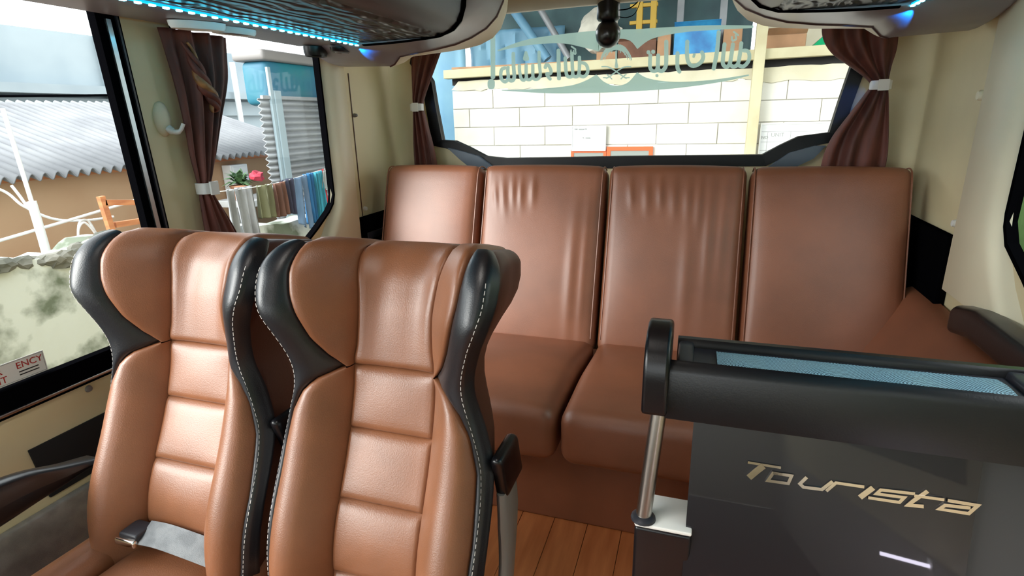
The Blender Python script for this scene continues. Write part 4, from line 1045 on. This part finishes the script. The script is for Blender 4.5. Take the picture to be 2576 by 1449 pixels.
# hanging sheets behind the shelf
def sheet(x0, x1, z0, z1, y, m, label, amp=0.03, seed=0, cat='tarp', nm='tarp_sheet'):
    rows = []
    for i in range(25):
        x_ = x0 + (x1 - x0) * i / 24; rows.append([(x_, y + amp * math.sin(i * 1.3 + seed) * (1 - j / 14) + amp * 0.5 * math.sin(i * 2.7 + j * 0.4), z0 + (z1 - z0) * j / 12) for j in range(13)])
    o = MB().grid(rows).build(nm, m, smooth=60); so = o.modifiers.new('thick', 'SOLIDIFY'); so.thickness = 0.01
    tag(o, label, cat); return o
sheet(-2.7, 0.42, SH - 0.05, 3.0, YW + 0.72, 'tarp_teal', 'dark teal tarp hanging behind the shelf')
sheet(-2.7, -1.55, SH, 2.28, YW + 0.60, 'tarp_blue', 'light blue sheet hanging at the left end of the shelf', seed=2)
sheet(-4.6, -2.72, -0.9, 2.6, YW + 0.5, 'tarp_blue', 'pale blue-grey sheet left of the white block wall', seed=4)
tag(MB().box((0.5, YW + 0.75, SH - 0.05), (2.6, YW + 0.85, 3.2)).build('upper_wall', 'plaster_band', smooth=0), 'plain cream wall above the shelf at right', 'wall')
# boards on the block wall
def board(name, label, x0, x1, z0, z1, frame_m, face_m, fw_, cat='board', y=YW - 0.03):
    t = thing(name, label, cat, ((x0 + x1) / 2, y, z0)); rc = [(x0, z0), (x1, z0), (x1, z1), (x0, z1)]
    MB().ring([(p[0], y, p[1]) for p in rc], [(p[0], y, p[1]) for p in inset(rc, fw_)], (0, 0.02, 0)).build('frame', frame_m, t, smooth=0)
    o = MB().box((x0 + fw_ * .5, y + 0.006, z0 + fw_ * .5), (x1 - fw_ * .5, y + 0.016, z1 - fw_ * .5)).build('face', face_m, t, smooth=0)
    return t
board('orange_board', 'orange framed grey board low on the block wall, right one', -0.945, -0.47, 0.45, 0.985, 'orange_paint', 'board_grey', 0.04)
board('orange_board', 'orange framed grey-green board partly under the white notice', -1.33, -0.95, 0.45, 0.955, 'orange_paint', 'board_grey', 0.03, y=YW - 0.025)
t = board('notice_sheet', 'white notice sheet on the block wall above the orange boards', -1.32, -0.955, 0.945, 1.205, 'sticker_white', 'white_paint', 0.008, y=YW - 0.045)
for (x_, z_, w_) in ((-1.29, 1.165, 0.03), (-1.245, 1.162, 0.055), (-1.18, 1.165, 0.02), (-1.20, 1.075, 0.01), (-1.17, 1.073, 0.05)):
    MB().box((x_, YW - 0.0462, z_), (x_ + w_, YW - 0.0455, z_ + 0.012)).build('mark', 'print_grey', t, smooth=0)
t = board('whiteboard', 'white board ruled as a table at the lower right of the block wall', 0.53, 1.30, 0.55, 1.195, 'plastic_white', 'white_paint', 0.012, y=YW - 0.04)
for z_ in (1.115, 1.02, 0.94, 0.86): MB().box((0.545, YW - 0.0362, z_), (1.29, YW - 0.0352, z_ + 0.003)).build('rule', 'print_grey', t, smooth=0)
for x_ in (0.60, 0.80): MB().box((x_, YW - 0.0362, 0.56), (x_ + 0.003, YW - 0.0352, 1.115)).build('rule', 'print_grey', t, smooth=0)
XM = lambda x_, z_: Matrix(((1, 0, 0, x_), (0, 0, -1, YW - 0.0365), (0, 1, 0, z_), (0, 0, 0, 1)))
text_mesh('UNIT', 0.05, XM(0.63, 1.07), 'lettering', 'print_grey', t)
text_mesh('NO', 0.04, XM(0.545, 1.05), 'lettering', 'print_grey', t)

# ---- left of the bus
# mossy plaster wall with a broken top
XM_ = -2.6
def top_z(y):
    base = interp([(-1.5, 0.82), (1.40, 0.80), (1.60, 0.775), (1.66, 0.76), (1.74, 0.815), (2.0, 0.80), (2.2, 0.78), (2.6, 0.72), (3.0, 0.66), (6.5, 0.60)], y)
    return base + 0.02 * mnoise.noise(Vector((y * 9, 0, 0))) + 0.012 * mnoise.noise(Vector((y * 31, 3, 0)))
mw = thing('mossy_wall', 'old white plaster wall with moss stains outside the left window', 'wall', (XM_, 1.5, -0.95))
rows = []; n = 240
for i in range(n + 1):
    y = -1.5 + 8.0 * i / n; tz = top_z(y); jx = 0.012 * mnoise.noise(Vector((y * 3, 1, 1)))
    rows.append([(XM_ + jx, y, -0.95), (XM_ + jx + 0.01 * mnoise.noise(Vector((y * 5, 4, 1))), y, 0.0), (XM_ + jx, y, tz - 0.05), (XM_ - 0.015, y, tz), (XM_ - 0.17, y, tz + 0.015 * mnoise.noise(Vector((y * 12, 9, 0)))), (XM_ - 0.22, y, -0.95)])
MB().grid(rows).build('wall_body', 'moss_wall', mw, smooth=30)
for i in range(26):
    y = 1.25 + i * 0.04 + random.uniform(-0.01, 0.01)
    if 1.95 < y < 2.05: continue
    z = top_z(y) - 0.02; r_ = random.uniform(0.03, 0.05)
    blob((XM_ - random.uniform(0.0, 0.06), y, z), r_, (1.0, 1.3, 0.75), i + 11, 0.5, sub=2).build('rubble_stone', 'rock', mw, smooth=0)
# shed: beige wall and corrugated roof
shed = thing('shed', 'low beige shed with a corrugated grey roof beyond the left windows', 'shed', (-5.2, 3.2, -0.95))
MB().box((-4.60, 0.4, -0.95), (-4.45, 5.6, 1.02)).build('wall', 'wall_beige', shed, smooth=0)
MB().box((-4.46, 0.4, 0.96), (-4.38, 5.6, 1.0)).build('fascia', 'wood_raw', shed, smooth=0)
nW = 66; pit = 0.083; rows = []
for i in range(nW * 8 + 1):
    y = 0.2 + pit * i / 8; w_ = 0.025 * math.sin(2 * PI * i / 8)
    sag = 0.012 * (y - 3.0)
    rows.append([(-4.28, y, 0.985 + w_ + sag), (-4.9, y, 1.17 + w_ + sag * 0.9), (-5.5, y, 1.35 + w_ + sag * 0.7), (-6.1, y, 1.53 + w_ + sag * 0.5)])
o = MB().grid(rows).build('roof_sheet', 'roof_sheet', shed, smooth=80); so = o.modifiers.new('thick', 'SOLIDIFY'); so.thickness = 0.008
# far grey building
far = thing('grey_building', 'pale grey concrete building behind the corrugated roof', 'building', (-8.2, 7, -0.95))
MB().box((-8.6, -2.0, -0.95), (-8.0, 16.0, 2.50)).build('wall', 'wall_far', far, smooth=0)
MB().box((-8.0, -2.0, 1.72), (-7.7, 16.0, 1.83)).build('ledge', 'wall_far', far, smooth=0)
MB().box((-8.0, -2.0, 1.45), (-7.9, 16.0, 1.68)).build('lower_band', 'wall_far', far, smooth=0)
for y_ in (2.5, 6.1, 9.6): MB().box((-8.0, y_, -0.95), (-7.93, y_ + 0.3, 2.50)).build('pilaster', 'wall_far', far, smooth=0)
# white drain pole, conduit and cables
t = thing('white_pole', 'thin white pole standing before the corrugated roof', 'pole', (-3.2, 1.92, -0.95))
MB().tube([(-3.2, 1.935, -0.95), (-3.2, 1.934, 0.75), (-3.2, 1.93, 0.95)], 0.021, 12).build('lower_tube', 'white_paint', t, smooth=50)
MB().tube([(-3.2, 1.93, 0.95), (-3.2, 1.915, 1.40)], 0.010, 10).build('upper_tube', 'white_paint', t, smooth=50)
tag(MB().tube([(-7.62, 8.15, -0.95), (-7.62, 8.15, 2.3)], 0.045, 10).build('drain_pipe', 'white_paint', smooth=50), 'white drain pipe on the far grey building', 'pipe')
def cable(pts, r_, m, label):
    tag(MB().tube(curve_pts(pts, 10), r_, 7).build('cable', m, smooth=60), label, 'cable', 'cables outside the left windows')
cable([(-3.25, 1.2, 0.70), (-3.25, 1.75, 0.775), (-3.25, 2.2, 0.83), (-3.25, 2.9, 0.92)], 0.008, 'white_paint', 'straight white cable crossing in front of the beige shed wall')
cable([(-3.3, 1.60, 1.12), (-3.3, 1.86, 1.02), (-3.3, 1.95, 0.92), (-3.3, 2.08, 0.83), (-3.3, 2.25, 0.795), (-3.3, 2.4, 0.79)], 0.007, 'white_paint', 'sagging white cable beside the thin white pole')
cable([(-3.3, 1.92, 1.03), (-3.3, 1.945, 0.97), (-3.3, 1.97, 0.90)], 0.007, 'white_paint', 'short white cable dropping from the shed eave to the pole')
cable([(-3.2, 2.10, 0.68), (-3.2, 2.12, 0.77), (-3.2, 2.16, 0.80), (-3.2, 2.20, 0.74), (-3.2, 2.21, 0.68)], 0.006, 'white_paint', 'white cable loop above the mossy wall, near coil')
cable([(-3.26, 2.14, 0.68), (-3.26, 2.17, 0.79), (-3.26, 2.22, 0.80), (-3.26, 2.25, 0.72)], 0.006, 'white_paint', 'second white cable loop behind the first coil')
cable([(-6.0, 2.3, 1.60), (-6.0, 3.3, 1.585), (-6.0, 4.2, 1.61), (-6.0, 5.2, 1.65)], 0.012, 'rubber', 'dark cable hanging along the ridge of the corrugated roof')
cable([(-7.705, 9.2, 2.0), (-6.5, 7.6, 1.80), (-3.75, 5.3, 1.915)], 0.012, 'rubber', 'dark sagging cable seen in the rear left window')
# orange timber rack
t = thing('timber_rack', 'small orange timber rack behind the mossy wall', 'rack', (-3.1, 2.3, 0.5))
def bar(a, b_, s_, nm, m, parent):
    a, b_ = Vector(a), Vector(b_); d = (b_ - a).normalized(); u = d.cross(Vector((1, 0, 0))).normalized() * s_ / 2; w_ = Vector((s_ / 2, 0, 0))
    return MB().prism([a + u + w_, a - u + w_, a - u - w_, a + u - w_], b_ - a).build(nm, m, parent, smooth=0)
bar((-3.1, 2.21, 0.94), (-3.1, 2.24, 0.55), 0.03, 'upright', 'wood_raw', t); bar((-3.1, 2.22, 0.905), (-3.1, 2.50, 0.865), 0.03, 'crossbar', 'wood_raw', t)
bar((-3.1, 2.25, 0.775), (-3.1, 2.55, 0.765), 0.03, 'crossbar', 'wood_raw', t); bar((-3.14, 2.15, 0.72), (-3.14, 2.16, 0.55), 0.03, 'upright', 'wood_raw', t)

# ---- laundry line
XLN = -2.55
lt = tag(MB().tube(curve_pts([(XLN, 2.35, 0.945), (XLN, 2.9, 0.935), (XLN, 3.4, 0.975), (XLN, 4.0, 1.02)], 8), 0.003, 6).build('clothes_line', 'white_paint'), 'white washing line outside the rear left window', 'washing line')
line_z = lambda y: interp([(2.35, 0.945), (2.9, 0.935), (3.4, 0.975), (4.0, 1.02)], y)
def garment(label, y0, y1, drop0, drop1, m, cat, pl=5, seed=0, legs=False, flare=1.0, dx=0.0):
    r = random.Random(seed); ph = r.uniform(0, 6); nu, nv = 36, 22; b = MB()
    segs = ((0.0, 0.47), (0.53, 1.0)) if legs else ((0.0, 1.0),)
    for (s0, s1) in segs:
        rows = []
        for j in range(nv + 1):
            v = j / nv; row = []
            for i in range(nu + 1):
                u = s0 + (s1 - s0) * i / nu
                if legs and v < 0.3: u = u + (0.03 * (1 - v / 0.3)) * (1 if s0 == 0 else -1) * ((i / nu) if s0 == 0 else (1 - i / nu))
                yy = y0 + (y1 - y0) * (0.5 + (u - 0.5) * (1 + (flare - 1) * v)); drop = drop0 + (drop1 - drop0) * u
                x = XLN + dx + (0.012 + 0.012 * v) * math.sin(pl * 2 * PI * u + ph + v) + 0.008 * math.sin(pl * 4.6 * u + ph * 2)
                row.append((x, yy, line_z(yy) + 0.004 - drop * v))
            rows.append(row)
        b.grid(rows)
    o = b.build('garment', m, smooth=80); so = o.modifiers.new('thick', 'SOLIDIFY'); so.thickness = 0.004
    tag(o, label, cat, 'washing on the line')
LG = lambda px, py: at_x(px, py, XLN)
def yy(px, py=470): return LG(px, py).y
garment('long pale grey trousers at the left end of the washing line', yy(562), yy(607), 0.36, 0.38, 'cloth_grey', 'trousers', 2, 1, legs=True, flare=1.25)
garment('whitish grey cloth hanging right of the grey trousers', yy(604), yy(645), 0.22, 0.40, 'cloth_pale', 'cloth', 3, 2, flare=1.05, dx=-0.03)
garment('olive green shorts hanging on the washing line', yy(641), yy(682), 0.20, 0.21, 'cloth_olive', 'shorts', 2, 3, legs=True)
garment('brown shorts hanging right of the olive ones', yy(677), yy(706), 0.21, 0.21, 'cloth_brown', 'shorts', 2, 4, legs=True, dx=0.03)
garment('dark navy shirt hanging mid line', yy(702, 455), yy(736, 455), 0.20, 0.24, 'cloth_navy', 'shirt', 3, 5, flare=0.85, dx=0.0)
garment('faded blue jeans hanging next to the navy shirt', yy(733, 455), yy(766, 455), 0.30, 0.40, 'cloth_denim', 'jeans', 2, 6, legs=True, flare=1.2, dx=0.035)
garment('deep blue cloth hanging next to the faded jeans', yy(763, 445), yy(783, 445), 0.34, 0.34, 'cloth_blue', 'cloth', 2, 7, flare=1.05, dx=0.0)
garment('turquoise cloth hanging right of the deep blue one', yy(781, 445), yy(800, 445), 0.33, 0.30, 'cloth_cyan', 'cloth', 3, 8, flare=1.05, dx=0.03)
garment('white shirt draped at the right end of the line', yy(797, 435), yy(815, 435), 0.12, 0.16, 'cloth_white', 'shirt', 2, 9, flare=1.2, dx=0.06)
garment('narrow red cloth at the far right of the line', yy(803, 440), yy(818, 440), 0.28, 0.25, 'cloth_red', 'cloth', 1, 10, dx=0.0)

# ---- corrugated sheet fence with teal cover
XF = -3.4
fe = thing('corrugated_fence', 'fence of horizontal corrugated sheet with a pale post outside the rear left window', 'fence', (XF, 4.5, -0.95))
rows = []; nz = 40 * 8
for i in range(nz + 1):
    z = -0.6 + 0.0525 * i / 8; w_ = 0.016 * math.sin(2 * PI * i / 8)
    rows.append([(XF - 0.04 + w_, 3.90, z), (XF - 0.04 + w_, 4.5, z), (XF - 0.04 + w_, 5.4, z)])
o = MB().grid(rows).build('sheet', 'galv', fe, smooth=80); so = o.modifiers.new('thick', 'SOLIDIFY'); so.thickness = 0.006
MB().rbox((XF - 0.01, 4.02, -0.95), (XF + 0.03, 4.10, 1.56), 0.006, n=(1, 1, 1), k=1).build('post', 'post_grey', fe, smooth=0)
MB().rbox((XF - 0.005, 3.985, -0.95), (XF + 0.02, 4.02, 1.74), 0.004, n=(1, 1, 1), k=1).build('post', 'post_grey', fe, smooth=0)
MB().rbox((XF - 0.02, 3.9, 1.49), (XF + 0.01, 5.4, 1.52), 0.004, n=(1, 1, 1), k=1).build('top_rail', 'galv', fe, smooth=0)
t = thing('teal_tank', 'teal water tank behind the corrugated fence with a grey lid', 'tank', (-3.9, 4.7, 1.5))
MB().rbox((-3.82, 4.16, 1.45), (-3.54, 5.5, 1.82), 0.06, n=(3, 3, 3)).build('body', 'teal', t, smooth=50)
MB().rbox((-3.86, 4.12, 1.81), (-3.52, 5.6, 1.90), 0.03, n=(2, 2, 1)).build('lid', 'plastic_grey', t, smooth=50)
# ---- yard things below the shed eave seen over the laundry
t = thing('white_cupboard', 'white cupboard standing under the shed eave', 'cupboard', (-4.25, 4.5, 0.2))
MB().rbox((-4.44, 4.40, -0.95), (-4.33, 4.62, 0.92), 0.006, n=(1, 1, 1), k=1).build('body', 'white_paint', t, smooth=0)
MB().rbox((-4.33, 4.42, 0.0), (-4.32, 4.60, 0.90), 0.003, n=(1, 1, 1), k=1).build('door', 'white_paint', t, smooth=0)
tag(MB().rbox((-4.3, 4.1, 0.56), (-3.9, 5.6, 0.62), 0.006, n=(1, 1, 1)).build('ledge', 'white_paint'), 'white ledge below the stepladder in the yard', 'ledge')
t = thing('stepladder', 'small white stepladder standing on the yard ledge', 'stepladder', (-4.1, 4.85, 0.62))
for s in (0, 1):
    bar((-4.05, 4.72 + 0.26 * s, 0.62), (-4.1, 4.80 + 0.10 * s, 0.98), 0.022, 'stile', 'white_paint', t)
for z_, k_ in ((0.74, 0.05), (0.86, 0.025)): bar((-4.07, 4.745 + k_ * .5, z_), (-4.07, 4.955 - k_ * .5, z_), 0.02, 'rung', 'white_paint', t)
t = thing('potted_plant', 'green plant with a red flower under the shed eave', 'plant', (-4.05, 4.20, 0.62))
MB().lathe([(0.07, 0.625), (0.09, 0.74), (0.10, 0.75), (0.09, 0.76)], (-4.05, 4.20, 0), 'z', 16).build('pot', 'terracotta', t)
for i in range(46):
    r = random.Random(i); a = r.uniform(0, 2 * PI); el = r.uniform(0.1, 1.3); L_ = r.uniform(0.08, 0.19); d = Vector((math.cos(a) * math.cos(el), 1.3 * math.sin(a) * math.cos(el), math.sin(el)))
    s_ = d.cross(Vector((0, 0, 1))).normalized() * 0.028; p = Vector((-4.05, 4.20, 0.76)); tip = p + d * L_ + Vector((0, 0, -0.03)); mid = p + d * L_ * 0.55 + Vector((0, 0, 0.015))
    MB().add([p, mid + s_, tip, mid - s_, mid + Vector((0, 0, 0.008))], [(0, 1, 4), (1, 2, 4), (2, 3, 4), (3, 0, 4)]).build('leaf', 'leaf_green', t, smooth=0)
blob((-3.95, 4.31, 0.83), 0.055, (1, 1.3, 0.9), 3, 0.5, 2).build('flower', 'flower_red', t, smooth=0)
# ---- right of the bus: tall green hedge; all bushes but the rearmost added to block sky light
for i in range(6):
    hd = thing('hedge_bush', ('leafy green bush outside the right window, rearmost', 'second leafy bush, added to block light from the right', 'third leafy bush, added to block light from the right', 'fourth leafy bush, added to block light from the right',
               'fifth leafy bush, added to block light from the right', 'leafy bush at the front right corner, added to block light')[i], 'bush', (1.75, 3.2 - i * 1.5, -0.95), 'bushes along the right side of the bus')
    blob((1.75, 3.2 - i * 1.5, 0.75), 1.0, (0.42, 0.66, 1.6), 5 + i, 0.12, 4).build('foliage', 'foliage_far', hd, smooth=0)
# ---- unseen sheet roof above the frame, added to darken the block wall
cano = thing('shade_canopy', 'unseen sheet roof added to shade the yard behind the bus', 'roof', (-0.4, 6.0, 3.1))
for i in range(9):
    x0 = -4.3 + i * 0.9; MB().rbox((x0, 3.3, 3.1), (x0 + 0.88, 8.2, 3.13), 0.008, n=(1, 1, 1), k=1).build('roof_panel', 'galv', cano, smooth=0)
for y_ in (3.6, 5.7, 7.9): MB().box((-4.3, y_, 3.0), (3.8, y_ + 0.08, 3.1)).build('purlin', 'beam_cream', cano, smooth=0)
# ================================================================== LAMPS: ADDED CEILING FILL, BLUE END LEDS, STEP LAMP
for i, y in enumerate((-1.9, -0.7, 0.5)):  # unseen fill lamps under the ceiling, added to brighten the interior
    t = thing('fill_lamp', ('added fill lamp near the windscreen', 'added fill lamp above the front seats', 'added fill lamp above the twin seats')[i], 'lamp', (XC, y, ZC), 'added fill lamps down the aisle')
    MB().rbox((XC - 0.09, y - 0.26, ZC - 0.03), (XC + 0.09, y + 0.26, ZC), 0.012, n=(1, 1, 1)).build('housing', 'plastic_white', t)
    MB().rbox((XC - 0.07, y - 0.24, ZC - 0.042), (XC + 0.07, y + 0.24, ZC - 0.029), 0.006, n=(1, 1, 1)).build('diffuser', 'fill_diffuser', t)
# last blue LED at the rear end of each strip: throws a patch of blue on the end cap
for nm, mxf in (('blue_led_lamp', mxL), ('blue_led_lamp', mxR)):
    ld = D.lights.new(nm, 'SPOT'); ld.energy = 3.0; ld.color = (0.0, 0.22, 1.0); ld.spot_size = math.radians(36); ld.spot_blend = 0.15; ld.shadow_soft_size = 0.004
    lo = D.objects.new(nm, ld); COL.objects.link(lo); lo.location = (mxf(-1.135), 1.775, 1.530)
    d_ = Vector((mxf(-1.110), 1.95, 1.516)) - Vector(lo.location); lo.rotation_euler = d_.to_track_quat('-Z', 'Y').to_euler()
# white step lamp on the right wall near the front door (seen only mirrored in the black partition)
t = thing('step_lamp', 'short white step lamp fixed to the right wall near the door', 'lamp', (0.74, -0.21, 0.44))
MB().tube([(0.60, -0.215, 0.447), (0.735, -0.20, 0.438)], 0.0055, 10).build('tube', 'step_tube', t)
MB().rbox((0.722, -0.225, 0.425), (0.7285, -0.18, 0.46), 0.003, n=(1, 1, 1), k=1).build('bracket', 'plastic_white', t)
for o in D.objects:
    if '_w' in o: del o['_w']
